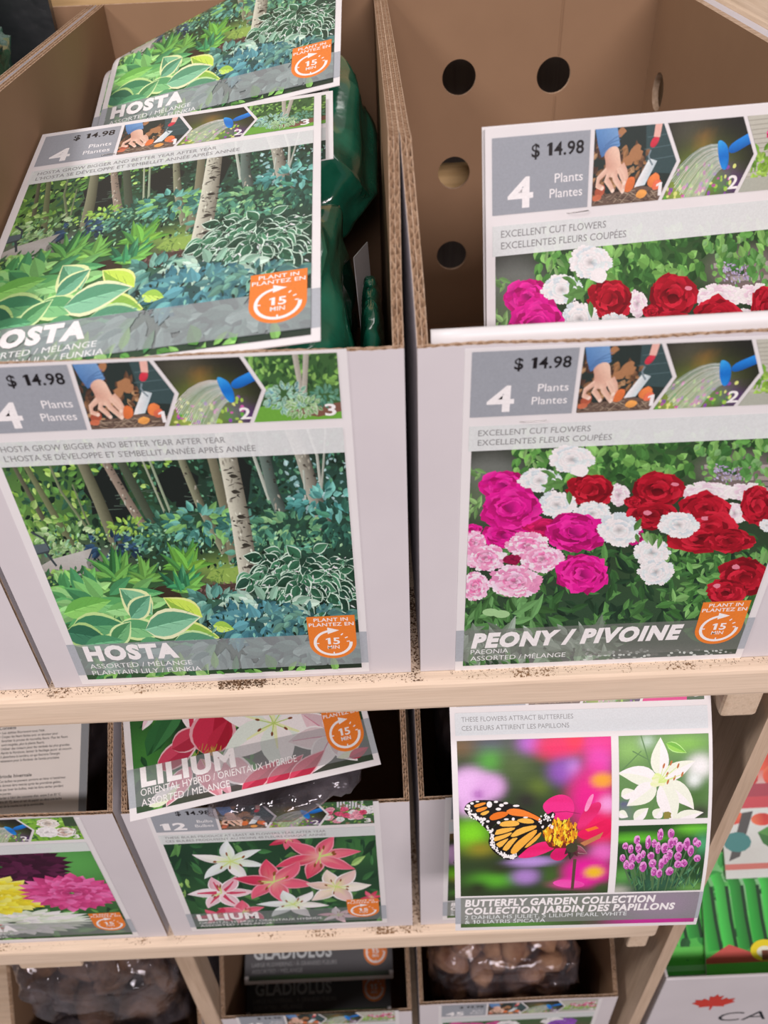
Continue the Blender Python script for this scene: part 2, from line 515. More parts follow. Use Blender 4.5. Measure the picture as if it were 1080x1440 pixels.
    def clump(s, cx, cy, rx, ry, n, l, w, cols, edge=None, ew=.3, up=0.35):
        """a mound of arching leaves drawn from the rim inwards"""
        pl = []
        for _ in range(n):
            a = random.uniform(0, 2 * math.pi); d = math.sqrt(random.random())
            pl.append((cx + math.cos(a) * rx * d, cy + math.sin(a) * ry * d - 0, a, d))
        pl.sort(key=lambda p: p[1])
        for x, y, a, d in pl:
            dx, dy = (x - cx) / rx, (y - cy) / ry + up
            ang = math.atan2(dy, dx) + random.uniform(-.6, .6)
            ll = l * random.uniform(.7, 1.25)
            c0 = mul(random.choice(cols), random.uniform(.75, 1.2))
            s.leaf(x, y, ang, ll, ll * w, c0, mul(c0, .75), edge and mul(edge, random.uniform(.8, 1.1)), ew, random.uniform(-.5, .5))
    def grid(s, x0, y0, x1, y1, nx, ny, fn):
        cs = [[fn(x0 + (x1 - x0) * i / nx, y0 + (y1 - y0) * j / ny) for j in range(ny + 1)] for i in range(nx + 1)]
        for i in range(nx):
            for j in range(ny):
                X0, X1 = x0 + (x1 - x0) * i / nx, x0 + (x1 - x0) * (i + 1) / nx
                Y0, Y1 = y0 + (y1 - y0) * j / ny, y0 + (y1 - y0) * (j + 1) / ny
                s.poly([(X0, Y0), (X1, Y0), (X1, Y1), (X0, Y1)], [cs[i][j], cs[i + 1][j], cs[i + 1][j + 1], cs[i][j + 1]])
    def text(s, txt, u0, v0, cap, u1=None, col='#ffffff', bold=0.0, shear=0.0, right=False):
        """card coordinates; cap height in metres, optional fitted right edge"""
        V, Fs = glyphs(txt, shear, bold)
        if not len(V): return
        k = cap / 0.72
        x0, x1 = V[:, 0].min(), V[:, 0].max()
        kx = k if u1 is None else (u1 - u0) / (x1 - x0)
        keep = s.tag; s.tag = 'lettering'; z = s.zones; s.zones = [s.whole]
        P = np.column_stack([u0 + (V[:, 0] - x0) * kx, v0 + V[:, 1] * k])
        cc = C(col)
        b0, b1 = P.min(0), P.max(0)
        i0, i1 = int(max(0, b0[0]) / s.CELL), int(b1[0] / s.CELL) + 1
        j0, j1 = int(max(0, b0[1]) / s.CELL), int(b1[1] / s.CELL) + 1
        L = int(s.lv[i0:i1, j0:j1].max()) + 1 if s.lv[i0:i1, j0:j1].size else 1
        s.lv[i0:i1, j0:j1] = L
        for f in Fs:
            pts = [tuple(P[i]) for i in f]
            A = sum(pts[i][0] * pts[(i + 1) % len(pts)][1] - pts[(i + 1) % len(pts)][0] * pts[i][1] for i in range(len(pts)))
            Q = [(*p, *cc) for p in (pts if A > 0 else pts[::-1])]
            if b0[0] < 0 or b1[0] > s.W or b0[1] < 0 or b1[1] > s.H:
                for a, bb, c in s.whole.h:
                    Q = clip_half(Q, a, bb, c) if len(Q) >= 3 else []
                if len(Q) < 3: continue
            s.items.append(('lettering', L, Q))
        s.tag = keep; s.zones = z

PRINT_NAMES = {'picture': 'printed_picture', 'lettering': 'lettering', 'badge': 'orange_badge'}
def lay_print(art, mapfn, parent, mat=None, step=None, vmin=-1, vmax=9, names=PRINT_NAMES, h0=0.00025):
    """map the ink polygons on a sheet; mapfn(u,v,h)->(N,3); step: cut polygons for a curved sheet"""
    for tg in names:
        polys = [(L, P) for t, L, P in art.items if t == tg]
        if vmin >= 0:
            q = []
            for L, P in polys:
                if any(p[1] < vmin for p in P):
                    P = clip_half(P, 0, -1, -vmin)
                    if len(P) < 3: continue
                q.append((L, P))
            polys = q
        if vmax < 9:
            q = []
            for L, P in polys:
                if any(p[1] > vmax for p in P):
                    P = clip_half(P, 0, 1, vmax)
                    if len(P) < 3: continue
                q.append((L, P))
            polys = q
        if step:
            nu, nv, d0, st = step
            q = []
            for L, P in polys:
                dd = [p[0] * nu + p[1] * nv - d0 for p in P]
                a, b = math.floor(min(dd) / st), math.floor(max(dd) / st)
                for k in range(a, b + 1):
                    Q = P
                    if k > a: Q = clip_half(Q, -nu, -nv, -(d0 + k * st))
                    if k < b and len(Q) >= 3: Q = clip_half(Q, nu, nv, d0 + (k + 1) * st)
                    if len(Q) >= 3: q.append((L, Q))
            polys = q
        if not polys: continue
        cnt = [len(P) for _, P in polys]
        arr = np.array([p for _, P in polys for p in P])
        h = np.repeat(np.array([h0 + L * 1.3e-6 for L, _ in polys]), cnt)
        xyz = mapfn(arr[:, 0], arr[:, 1], h)
        off = np.concatenate([[0], np.cumsum(cnt)])
        faces = [tuple(range(off[i], off[i + 1])) for i in range(len(cnt))]
        me = bpy.data.meshes.new(names[tg])
        me.from_pydata(xyz.tolist(), [], faces)
        at = me.color_attributes.new('ink', 'FLOAT_COLOR', 'CORNER')
        li = np.empty(len(me.loops), np.int32); me.loops.foreach_get('vertex_index', li)
        at.data.foreach_set('color', np.column_stack([arr[:, 2:5], np.ones(len(arr))])[li].astype(np.float32).ravel())
        me.materials.append(mat or M['print'])
        o = bpy.data.objects.new(names[tg], me)
        COL.objects.link(o)
        if parent is not None:
            o.parent = parent
            o.matrix_parent_inverse = Matrix.Translation(-world_loc(parent))

SURVEY = Vector((-0.0197, -0.4570, 0.5641))     # where the labels were measured from
def px_plane(x, y, Y, u0, v0):
    """measured position of a feature of a flat front label (plane y=Y), in card coordinates"""
    d = _F + _X * ((x - 540) / FPX) + _Y * ((y - 720) / FPX)
    t = (Y - SURVEY.y) / d.y
    return (SURVEY.x + d.x * t - u0, SURVEY.z + d.z * t - v0)

# ------------------------------------------------------------------ the printed designs
W_CARD, H_CARD = 0.241, 0.309
U0, U1 = 0.0065, 0.2350           # picture field
GREY_HDR = '#97929a'
def blob_field(base, blobs):
    """soft out-of-focus colour field: blobs (x,y,rx,ry,colour,power)"""
    B = [(x, y, rx, ry, C(c), p) for x, y, rx, ry, c, p in blobs]
    b0 = C(base)
    def fn(x, y):
        c = list(b0)
        for bx, by, rx, ry, cc, p in B:
            d = ((x - bx) / rx) ** 2 + ((y - by) / ry) ** 2
            k = math.exp(-d ** p)
            for i in range(3): c[i] += (cc[i] - c[i]) * k
        return tuple(c)
    return fn

def steps_strip(a, third, vb=0.255, vt=0.303):
    """the three how-to photographs: hand and trowel, watering can, finished bed"""
    u_a, u_b = 0.0735, U1
    sv = (vt - vb) / 0.048
    vm = vb + 0.024 * sv
    g = 0.0014
    z1 = Zone([(u_a, vb), (0.1205, vb), (0.1315, vm), (0.1205, vt), (u_a, vt)])
    z2a = Zone([(0.1205 + 2 * g, vb), (0.1740, vb), (0.1740, vm), (0.1315 + 2 * g, vm)])
    z2b = Zone([(0.1315 + 2 * g, vm), (0.1740, vm), (0.1740, vt), (0.1205 + 2 * g, vt)])
    z2c = Zone([(0.1740, vb), (0.1755, vb), (0.1862, vm), (0.1755, vt), (0.1740, vt)])
    z3a = Zone([(0.1755 + 2 * g, vb), (U1, vb), (U1, vm), (0.1862 + 2 * g, vm)])
    z3b = Zone([(0.1862 + 2 * g, vm), (U1, vm), (U1, vt), (0.1755 + 2 * g, vt)])
    keepz, keepT = a.zones, a.T
    # --- 1: hand planting a bulb  (authored on a 1080 grid of the photo's enlargement, 420..1080 x 90..490)
    a.zones = [z1]
    def T1(x, y):
        # rectify the leaning enlargement onto the strip
        t = (y - 88) / (483 - 88)
        xl = 418 + t * (535 - 418)
        return (u_a + (x - xl) * 0.0000905, vt - t * 0.048 * sv)
    a.T = T1
    a.rect(300, 60, 1200, 520, '#2c3230')
    a.poly([(800, 80), (1150, 80), (1150, 350), (900, 330)], '#3b4a4c')
    for y in (150, 210, 270): a.stroke([(840, y), (1120, y - 16)], 4, 4, '#56666a')
    for _ in range(150):
        x = random.uniform(420, 900); y = random.uniform(120, 430)
        if y < 180 + abs(x - 700) * .3 and x > 500: continue
        c = random.choice(['#6d4a38', '#8a5f45', '#543a30', '#a3704c', '#40302a', '#b98a66'])
        a.leaf(x, y, random.uniform(0, 6.3), random.uniform(30, 80), random.uniform(18, 40), c, n=3)
    for x, y, r in ((770, 215, 45), (735, 260, 40), (625, 110, 32), (800, 240, 35)):
        a.ell(x, y, r, r * .8, '#a8714f', 9, jit=.25)
    a.poly([(480, 500), (560, 430), (760, 415), (900, 400), (1100, 420), (1100, 520), (480, 520)], '#6a5248')
    for _ in range(60):
        x = random.uniform(520, 1000); a.stroke([(x, random.uniform(420, 490)), (x + 60, random.uniform(415, 485))], 5, 3, random.choice(['#8c7363', '#493730', '#a58b78']))
    for x, y, rx, ry, c in ((570, 405, 40, 32, '#b0553f'), (790, 385, 44, 40, '#e0713f'), (975, 375, 45, 38, '#e07844'), (905, 440, 42, 24, '#e8964f'), (1010, 400, 35, 28, '#d9674a'), (560, 440, 35, 18, '#c9694c')):
        a.ell(x, y, rx, ry, [mul(c, random.uniform(.8, 1.2)) for _ in range(12)], 12, jit=.08)
    a.poly([(420, 85), (585, 85), (640, 180), (520, 232), (470, 170)], ['#5f83b5', '#7795c0', '#6d8fbd', '#4c6a9c', '#4f74a8'])
    for k in range(3): a.stroke([(500 + k * 12, 215 - k * 20), (560 + k * 10, 178 - k * 18), (640 - k * 8, 170 - k * 22)], 5, 4, '#4b6694')
    skin, sk2 = '#e6b7a4', '#c98f7e'
    a.spoly([(530, 215), (575, 178), (635, 185), (672, 255), (700, 300), (660, 345), (600, 330), (572, 290), (560, 255)], [sk2, skin, skin, skin, '#dfa893', skin, skin, sk2, sk2])
    for p in ([(585, 300), (535, 340), (540, 375), (585, 392)], [(610, 320), (600, 350), (640, 380), (672, 410)], [(645, 310), (670, 350), (720, 390), (752, 418)], [(675, 285), (712, 330), (745, 365), (752, 415)], [(690, 280), (730, 315), (755, 350), (748, 375)]):
        a.stroke(p, 40, 24, skin, '#d49d8b')
        a.ell(p[-1][0], p[-1][1], 13, 12, '#ecc4b5', 8)
    a.poly([(895, 258), (962, 275), (915, 395), (835, 402), (845, 370)], ['#dfe0e3', '#b9bcc2', '#c9ccd1', '#f0f0f2', '#e5e6e9'])
    a.stroke([(890, 215), (885, 245), (905, 270), (935, 295)], 12, 10, '#7c848c')
    a.spoly([(880, 150), (935, 150), (930, 190), (905, 208), (870, 195)], ['#c8283a', '#e2485a', '#a81f30', '#b5283a', '#d9384a'])
    a.poly([(872, 80), (925, 80), (935, 155), (885, 150)], '#e3a79c')
    # --- 2: watering can
    a.zones = [z2a, z2b, z2c]
    def T2(x, y):
        t = (y - 62) / (420 - 62)
        xl = 0 + t * 20
        return (0.1448 + (x - xl) * 0.0001, vt - t * 0.048 * sv)
    a.T = T2
    fld = blob_field('#23201f', [(-60, 100, 170, 90, '#4b443c', 1), (50, 160, 60, 40, '#8a5a30', 1), (60, 330, 210, 130, '#7f8a3c', 1), (-60, 400, 140, 90, '#93a04a', 1), (240, 350, 70, 60, '#6b3a78', 1), (330, 380, 80, 50, '#5a3568', 1), (200, 370, 60, 40, '#5f8a3e', 1)])
    a.grid(-280, 50, 480, 430, 16, 9, fld)
    for _ in range(90):
        x = random.uniform(-240, 300); y = random.uniform(270, 420)
        a.ell(x, y, random.uniform(6, 16), random.uniform(6, 14), random.choice(['#9fb84e', '#c85a9e', '#8a4a9a', '#d6d07a', '#5f9a3c', '#b5558f']), 7)
    for k in range(26):
        t = k / 25; ang = random.uniform(0.12, 1.25)
        x0, y0 = 168 + 60 * t, 180 + 110 * t
        pts = []
        for j in range(6):
            q = j / 5 * random.uniform(.95, 1.0)
            pts.append((x0 - q * (330 - 160 * t), y0 - 14 * math.sin(q * 3) * (1 - t) + q * q * (150 + 150 * t * .6)))
        a.stroke(pts, 2.5, 4, random.choice(['#dfe3e4', '#c3c9c9', '#eceff0', '#a9b2ae']))
    a.spoly([(225, 190), (380, 135), (440, 110), (460, 170), (400, 185), (255, 240)], ['#1d6fc9', '#2f8be0', '#2f8be0', '#1a5fb0', '#175aa8', '#124a90'])
    a.spoly([(152, 165), (175, 160), (228, 190), (250, 250), (248, 300), (215, 305), (180, 260), (158, 200)], ['#3fa0ec', '#3a98e6', '#1f7ad0', '#155fae', '#1768b8', '#2d8fe0', '#1b6cc0', '#1a62b5'])
    # --- 3: the finished bed
    a.zones = [z3a, z3b]
    def T3(x, y):
        t = (y - 40) / (395 - 40)
        return (0.1755 + (x - 340 - t * 30) * 0.0001035, vt - t * 0.048 * sv)
    a.T = T3
    if third == 'hosta':
        a.rect(300, 20, 1000, 420, '#3c5a33')
        a.scatter(160, 330, 30, 940, 220, 25, 60, ['#5f8a45', '#7fa552', '#35552f', '#2f4a2c', '#8fb560'])
        a.poly([(300, 330), (520, 300), (960, 340), (960, 420), (300, 420)], '#6a9a3a')
        a.poly([(600, 340), (960, 300), (960, 350), (800, 380)], '#7a4f42')
        for x0, x1 in ((665, 700), (735, 715)): a.stroke([(x0, 20), (x1, 250)], 34, 30, '#b8aaa0', '#978a80')
        a.clump(600, 270, 120, 65, 90, 36, .5, ['#7fa58f', '#6f9aa0', '#8fb5a0'], '#c8d8c8')
        a.clump(830, 270, 90, 40, 50, 34, .5, ['#4f7f6a', '#6a957c'])
        a.clump(700, 320, 100, 40, 60, 34, .45, ['#7fa56a', '#96b57f'], '#d8e0c5')
    elif third == 'peony':
        a.rect(300, 20, 1000, 420, '#b9ada2')
        for k in range(14): a.stroke([(340, 40 + k * 22), (960, 30 + k * 22)], 3, 3, '#8f8378')
        a.scatter(120, 420, 200, 960, 330, 25, 60, ['#86a83c', '#6f9636', '#a3bf55'])
        a.rect(330, 330, 960, 420, '#a9a297')
        for _ in range(14): a.petalblob(random.uniform(560, 930), random.uniform(120, 260), 40, 30, ['#d94f8a', '#e8e0e4', '#a81830'], 3, 9)
    elif third == 'lilium':
        a.rect(300, 20, 1000, 420, '#3e5a3a')
        for k in range(9): a.rect(560 + k * 30, 30, 580 + k * 30, 150, '#cfc3c8')
        a.scatter(120, 330, 30, 940, 400, 25, 55, ['#4f7f45', '#7fa552', '#35552f', '#8f6f5a'])
        for _ in range(26): a.petalblob(random.uniform(420, 930), random.uniform(150, 380), 42, 34, random.choice([['#c8405f', '#d9587a'], ['#e8e2e2', '#d8d0d0'], ['#d98a9a']]), 3, 8)
    elif third == 'dahlia':
        a.rect(300, 20, 1000, 420, '#7fa83c')
        a.scatter(120, 330, 30, 940, 400, 25, 60, ['#8fc045', '#a8d060', '#6a9a3a', '#3f6a34'])
        a.rect(800, 30, 940, 180, '#3c4a34')
        a.petalblob(640, 120, 105, 70, ['#d8c5bd', '#c9b2a8', '#e2d2cc'], 4, 10)
        a.petalblob(780, 270, 110, 75, ['#c9a99c', '#e0d0c8', '#b8968c'], 4, 10)
        a.petalblob(600, 260, 105, 75, ['#e8eee2', '#f2f6ee'], 4, 12)
        for k in range(4): a.stroke([(860 + k * 20, 140), (900 + k * 15, 230), (850 + k * 20, 320)], 9, 7, '#49503f')
    else:
        a.rect(300, 20, 1000, 420, '#d81f7a')
        for _ in range(16): a.ell(random.uniform(340, 800), random.uniform(60, 380), 70, 50, random.choice(['#e8308a', '#c01060', '#b06ac8', '#e85aa0']), 10)
        a.rect(790, 20, 1000, 420, '#2a4a22')
    a.zones = keepz; a.T = keepT
    for n_, u in (('1', 0.1185), ('2', 0.1700), ('3', 0.2245)):
        a.text(n_, u, vb + 0.003 * sv, 0.0088 * sv, u + (0.004 if n_ == '1' else 0.0072), '#f4eff0', 0.02)

def badge(a, top=0.071, du=0.0):
    """orange PLANT IN / PLANTEZ EN 15 MIN badge"""
    keepz, keept = a.zones, a.tag
    a.zones = [a.whole]; a.tag = 'badge'
    x0, x1, cy = 0.1945 + du, 0.2325 + du, top - 0.0318
    cx, r = (x0 + x1) / 2, (x1 - x0) / 2
    pts = [(x0, top - .0003), (x1, top)] + [(cx + r * math.cos(-i * math.pi / 20), cy + r * math.sin(-i * math.pi / 20)) for i in range(21)]
    a.raw(pts, '#e2752c')
    ring = [(cx + 0.0145 * math.cos(t), cy + 0.0145 * math.sin(t)) for t in [R(100 + i * 262 / 28) for i in range(29)]]
    T = a.T; a.T = lambda x, y: (x, y)
    a.stroke(ring, 0.0023, 0.0026, '#f1e2dc')
    a.raw([(cx - .0035, cy + .0185), (cx + .0058, cy + .0148), (cx - .0035, cy + .0108)], '#f1e2dc')
    for t in (52, 28, 6, -90, 180):
        a.stroke([(cx + 0.0112 * math.cos(R(t)), cy + 0.0112 * math.sin(R(t))), (cx + 0.0137 * math.cos(R(t)), cy + 0.0137 * math.sin(R(t)))], .0011, .0011, '#f1e2dc')
    a.T = T
    a.tag = keept; a.zones = keepz
    w = '#f4e6e0'
    a.text('PLANT IN', cx - .0135, top - .0062, .0040, cx + .0135, w, 0.012)
    a.text('PLANTEZ EN', cx - .0178, top - .0117, .0040, cx + .0178, w, 0.012)
    a.text('15', cx - .0056, cy - .0015, .0078, cx + .0056, w, 0.02)
    a.text('MIN', cx - .0048, cy - .0072, .0042, cx + .0048, w, 0.01)

def label_frame(a, count, unit, lines, title, subs, third, price='$ 14.98', title_w=0.075, title_cap=0.0165, tv=0.031, grey=0.56, shear=0.0, wide_sub=None, sub_cap=0.0058):
    """header, tinted bands and lettering common to all the labels; call before the picture for zones"""
    a.tag = 'picture'
    a.zones = [a.whole]
    a.rect(0.0045, 0.255, 0.0705, 0.303, GREY_HDR)
    a.rect(U0 - .002, 0.228, U1, 0.248, '#d3cbcb')
    a.rect(0.0, 0.012, a.W, 0.050, '#a9a3aa')
    steps_strip(a, third)
    a.text(price, 0.031, 0.2895, 0.0082, 0.0665, '#191316', 0.022)
    if len(count) == 1: a.text(count, 0.0150, 0.2590, 0.0192, 0.0325, '#efe6e8', 0.024)
    else: a.text(count, 0.0110, 0.2590, 0.0150, 0.0380, '#efe6e8', 0.035)
    a.text(unit[0], 0.0665 - 0.0052 * len(unit[0]) * .62, 0.2725, 0.0060, 0.0665, '#ece4e7', 0.0)
    a.text(unit[1], 0.0665 - 0.0052 * len(unit[1]) * .62, 0.2630, 0.0060, 0.0665, '#ece4e7', 0.0)
def label_words(a, lines, title, subs, badge_on=True, title_w=0.075, title_cap=0.0165, tv=0.031, shear=0.0):
    a.text(lines[0][0], 0.0105, 0.2402, 0.0048, 0.0105 + lines[0][1], '#7f7779', 0.0)
    a.text(lines[1][0], 0.0105, 0.2325, 0.0048, 0.0105 + lines[1][1], '#7f7779', 0.0)
    a.text(title, 0.0125, tv, title_cap, 0.0125 + title_w, '#efe7e7', 0.062, shear)
    for k, (t, w) in enumerate(subs):
        a.text(t, 0.0125, 0.0205 - 0.0083 * k, 0.0058, 0.0125 + w, '#e6dede', -0.002)
    if badge_on: badge(a)

def tint(col, t):
    cc = C(col)
    return lambda c: tuple(x + (y - x) * t for x, y in zip(c, cc))
def picture_zones(a, white=0.84, grey=0.66, gcol='#918c90'):
    a.zones = [rect_zone(U0, 0.050, U1, 0.228), rect_zone(U0, 0.228, U1, 0.248, tint('#dcd3d4', white)),
               rect_zone(U0, 0.012, U1, 0.050, tint(gcol, grey)), rect_zone(U0, 0.006, U1, 0.012)]

# ---- hosta garden -----------------------------------------------------------------
def art_hosta():
    random.seed(11)
    a = Art()
    label_frame(a, '4', ('Plants', 'Plantes'), None, None, None, 'hosta')
    picture_zones(a)
    a.tag = 'picture'
    a.T = lambda x, y: px_plane(x, y, 0.0, -0.279, 0.004)
    fld = blob_field('#1e2b20', [(60, 690, 120, 60, '#3f5f34', 1), (20, 720, 80, 60, '#5a7a3c', 1), (200, 740, 90, 30, '#33523a', 1), (430, 690, 120, 40, '#2c4a40', 1), (440, 760, 120, 30, '#29463a', 1), (320, 800, 60, 18, '#7f9448', 2), (310, 825, 60, 14, '#523a35', 2), (180, 880, 160, 60, '#4c7a48', 1), (360, 870, 90, 30, '#3f6462', 1), (110, 790, 50, 16, '#8f8580', 1)])
    a.grid(-60, 570, 540, 965, 40, 26, fld)
    dk = ['#22382a', '#2c4a36', '#1a2a20', '#355a45']
    a.scatter(620, 0, 600, 510, 745, 6, 16, dk)
    a.scatter(260, -10, 610, 250, 760, 6, 15, ['#7fa043', '#9bbb55', '#5f8a40', '#4c7540', '#b3cc70', '#6a9a4a'], keep=lambda x, y: x < 150 or y < 690 and random.random() < .6)
    a.scatter(480, 130, 610, 500, 750, 3, 9, ['#3f6f52', '#568a6a', '#335a48', '#6a9a78', '#2c4c40', '#20352c'])
    a.scatter(110, 400, 640, 505, 720, 4, 9, ['#a9bfc0', '#7fa0a0', '#56807c'])
    # dark openings between the trunks
    for x, y, rx, ry in ((150, 690, 26, 34), (250, 680, 28, 22), (165, 720, 20, 12), (340, 675, 14, 40), (265, 705, 20, 14)):
        a.ell(x, y, rx, ry, '#191d1b', 14, jit=.25)
    for _ in range(26):
        x, y = random.uniform(120, 300), random.uniform(660, 730)
        a.stroke([(x, y), (x + random.uniform(8, 22), y + random.uniform(-4, 4))], 1.2, .6, '#4f5a50')
    def trunk(pts, w0, w1, c, c2=None, cracks=0, pale=None):
        a.stroke(pts, w0, w1, mul(c, 1.15), mul(c2 or c, .55))
        for _ in range(cracks):
            t = random.random() * (len(pts) - 1); i = min(len(pts) - 2, int(t)); f = t - i
            x = pts[i][0] + (pts[i + 1][0] - pts[i][0]) * f; y = pts[i][1] + (pts[i + 1][1] - pts[i][1]) * f
            w = w0 + (w1 - w0) * t / (len(pts) - 1)
            x += random.uniform(-.42, .42) * w
            if random.random() < .55:
                a.leaf(x, y, random.uniform(-.5, .6), random.uniform(.15, .5) * w, random.uniform(1, 3.2), random.choice(['#3a332e', '#574c44', '#2b2622']), n=3)
            else:
                a.leaf(x, y, random.uniform(1.0, 1.9), random.uniform(4, 9), random.uniform(1.5, 3.5), random.choice([pale or '#c9beb0', '#a3978a', '#857a6e']), n=3)
    trunk([(-5, 600), (20, 655), (45, 700), (66, 738)], 5, 7, '#5e5a48')
    trunk([(8, 598), (37, 655), (72, 715), (103, 768)], 6, 10, '#6f7050')
    trunk([(60, 630), (86, 690), (130, 752)], 3, 4, '#7a7f60'); trunk([(102, 680), (118, 720), (132, 752)], 2, 3, '#7a7f60')
    trunk([(88, 595), (118, 655), (140, 705), (166, 770)], 13, 17, '#7a745e', '#5c5844')
    trunk([(122, 598), (152, 655), (175, 695), (201, 738)], 10, 12, '#937d70', None, 34)
    trunk([(148, 600), (174, 655), (195, 695), (216, 735)], 12, 12, '#4a4f40')
    trunk([(180, 600), (203, 652), (233, 722)], 2.5, 3, '#a3a38c'); trunk([(196, 605), (212, 650), (241, 722)], 3, 3.5, '#9aa087')
    trunk([(240, 600), (258, 652), (283, 712), (318, 776)], 9, 14, '#88836c', '#5d5946', 18)
    trunk([(284, 598), (300, 650), (318, 720), (330, 792)], 12, 15, '#7a715c')
    trunk([(346, 600), (357, 640), (379, 702)], 4, 5, '#b5b3a8'); trunk([(368, 590), (372, 640), (384, 690), (396, 720)], 15, 17, '#667069', '#454d48', 20)
    trunk([(432, 600), (446, 640), (452, 692)], 4, 4, '#b9b3aa'); trunk([(458, 600), (455, 650), (452, 690)], 3, 3, '#a9a59a')
    trunk([(408, 600), (425, 640), (440, 690), (458, 742)], 18, 21, '#a0968a', '#6b6056', 46)
    trunk([(427, 660), (430, 705)], 3, 3, '#b5b3a8')
    # planting behind
    a.clump(35, 735, 45, 28, 60, 12, .6, ['#8fae5a', '#a9c274', '#6a9246'])
    a.clump(95, 758, 42, 20, 70, 11, .6, ['#b9c99a', '#8fae72', '#a3bd84', '#6a8f56'])
    a.clump(185, 742, 30, 12, 50, 10, .5, ['#a5c45a', '#8fb04c'])
    a.clump(50, 775, 40, 12, 40, 10, .5, ['#7a9a62', '#97b07c'])
    a.clump(160, 768, 36, 13, 46, 15, .45, ['#2f4763', '#3c5878', '#25384f'])
    a.clump(235, 752, 40, 28, 120, 11, .45, ['#365f50', '#4c7a66', '#2a493e', '#5f8f78'])
    a.clump(282, 735, 45, 20, 80, 16, .5, ['#4c857c', '#6fa79a', '#356860', '#86b56a'])
    a.clump(345, 742, 30, 16, 40, 14, .5, ['#3f7068', '#588a7c'])
    a.clump(410, 745, 55, 24, 110, 15, .5, ['#4c7a5f', '#6a9a70', '#355c4c', '#8fb580'])
    a.clump(455, 705, 45, 16, 60, 15, .55, ['#5a9a96', '#7ab5ac', '#3f7672'])
    a.clump(480, 735, 40, 24, 60, 16, .5, ['#3a6a5a', '#28493f', '#4f8a6f'])
    a.clump(390, 775, 65, 20, 90, 14, .5, ['#33594a', '#4c7f6a', '#284639', '#67a08a'])
    a.scatter(420, 60, 745, 505, 800, 3, 8, ['#1c2c22', '#2c4a38', '#86b08a', '#5a8f72', '#a9c9a0', '#1a2620'], .5)
    # path, bench, lawn, mulch
    a.poly([(48, 800), (75, 785), (112, 775), (130, 770), (122, 790), (128, 806), (95, 810), (60, 802)], ['#a89c97', '#b5a9a5', '#b9aeaa', '#a59a92', '#b3a7a4', '#aa9c98', '#a3938e', '#9a8c88'])
    for p in ([(44, 747), (62, 757), (70, 772)], [(48, 772), (66, 770)], [(52, 778), (70, 774)], [(62, 772), (80, 795)], [(52, 782), (60, 800)]):
        a.stroke(p, 3, 3, '#3a3f44')
    a.poly([(46, 766), (65, 763), (70, 773), (50, 778)], '#565d63')
    a.poly([(298, 800), (340, 796), (350, 812), (330, 822), (290, 812)], '#8a9f4c')
    a.scatter(60, 295, 798, 345, 820, 4, 8, ['#a3b860', '#7f9a48', '#6a8440'], .3)
    a.poly([(285, 822), (345, 818), (352, 838), (300, 842), (270, 835)], '#4c3530')
    a.scatter(60, 275, 820, 348, 840, 3, 7, ['#6b4a42', '#38261f', '#80605a'], .4)
    a.poly([(190, 830), (245, 820), (260, 845), (215, 850)], '#38291f')
    # the white birch
    trunk([(312, 590), (321, 645), (338, 730), (350, 808)], 25, 27, '#c4b9aa', '#8a7d6e', 120, '#ddd3c4')
    for x, y in ((325, 690), (333, 725), (340, 765), (347, 795), (322, 668)):
        a.leaf(x, y, .1, 14, 6, '#3a332c', n=4)
    # sword ferns
    def fern(cx, cy, n, l, w, cols, spread=1.2):
        for k in range(n):
            d = random.uniform(-spread, spread)
            ang = -math.pi / 2 + d
            c0 = mul(random.choice(cols), random.uniform(.8, 1.2))
            ll = l * random.uniform(.65, 1.1) * (1 - .12 * abs(d))
            a.leaf(cx + random.uniform(-9, 9), cy + random.uniform(-4, 4), ang, ll, w * random.uniform(.8, 1.2), c0, mul(c0, .62), None, 0, d * .5, rib=mul(c0, 1.25))
    fern(165, 818, 34, 56, 9, ['#5f9a4c', '#437f42', '#7ab457', '#356a3a'], 1.5)
    fern(205, 815, 20, 38, 8, ['#6fa04c', '#86b455', '#4c7f42'], 1.4)
    fern(260, 800, 16, 44, 9, ['#8fc04c', '#6fa845', '#4f8a45'], 1.3)
    fern(258, 828, 22, 40, 9, ['#3f8a5a', '#5aa070', '#7ab555', '#2f6a4a'], 1.3)
    a.scatter(90, 60, 800, 135, 830, 6, 12, ['#5f8f4c', '#8fae5a', '#3f6a45', '#2c4a38'])
    # variegated hosta
    a.ell(425, 822, 78, 36, '#22382c', 18, jit=.1)
    for rx_, ry_, n_ in ((84, 40, 84), (62, 29, 60), (38, 20, 40), (16, 10, 16)):
        a.clump(425, 812, rx_, ry_, n_, 24, .52, ['#2f5a42', '#3c6e50', '#27493a', '#4c8060', '#20402f'], '#c8d5c5', .26, .95)
    a.scatter(160, 350, 780, 505, 850, 3, 8, ['#1c2c22', '#e0e8da', '#4c7f62'], .3)
    # blue-green hostas
    a.ell(365, 868, 82, 26, '#2f4c4c', 16, jit=.1)
    a.clump(300, 850, 40, 16, 50, 18, .5, ['#5f948a', '#86b0a0', '#4c7a70'])
    a.clump(380, 850, 52, 14, 60, 22, .45, ['#a9c0b2', '#8fb09a', '#c3d5c2'], None)
    a.clump(370, 876, 62, 18, 80, 22, .55, ['#4c7f8a', '#5f96a0', '#3c6a76', '#6aa0a0'])
    a.clump(440, 868, 60, 14, 60, 18, .5, ['#3f6a6f', '#56807f', '#6f9a8a'])
    # lime and edged hostas in front
    a.ell(150, 858, 85, 42, '#3c6238', 16, jit=.08)
    a.clump(105, 838, 42, 20, 60, 26, .5, ['#6fae5a', '#8fc46a', '#4f8f56', '#a3cf80'])
    a.clump(150, 850, 60, 20, 50, 36, .42, ['#7fb86a', '#5fa060', '#97c87f', '#4a8a5a'])
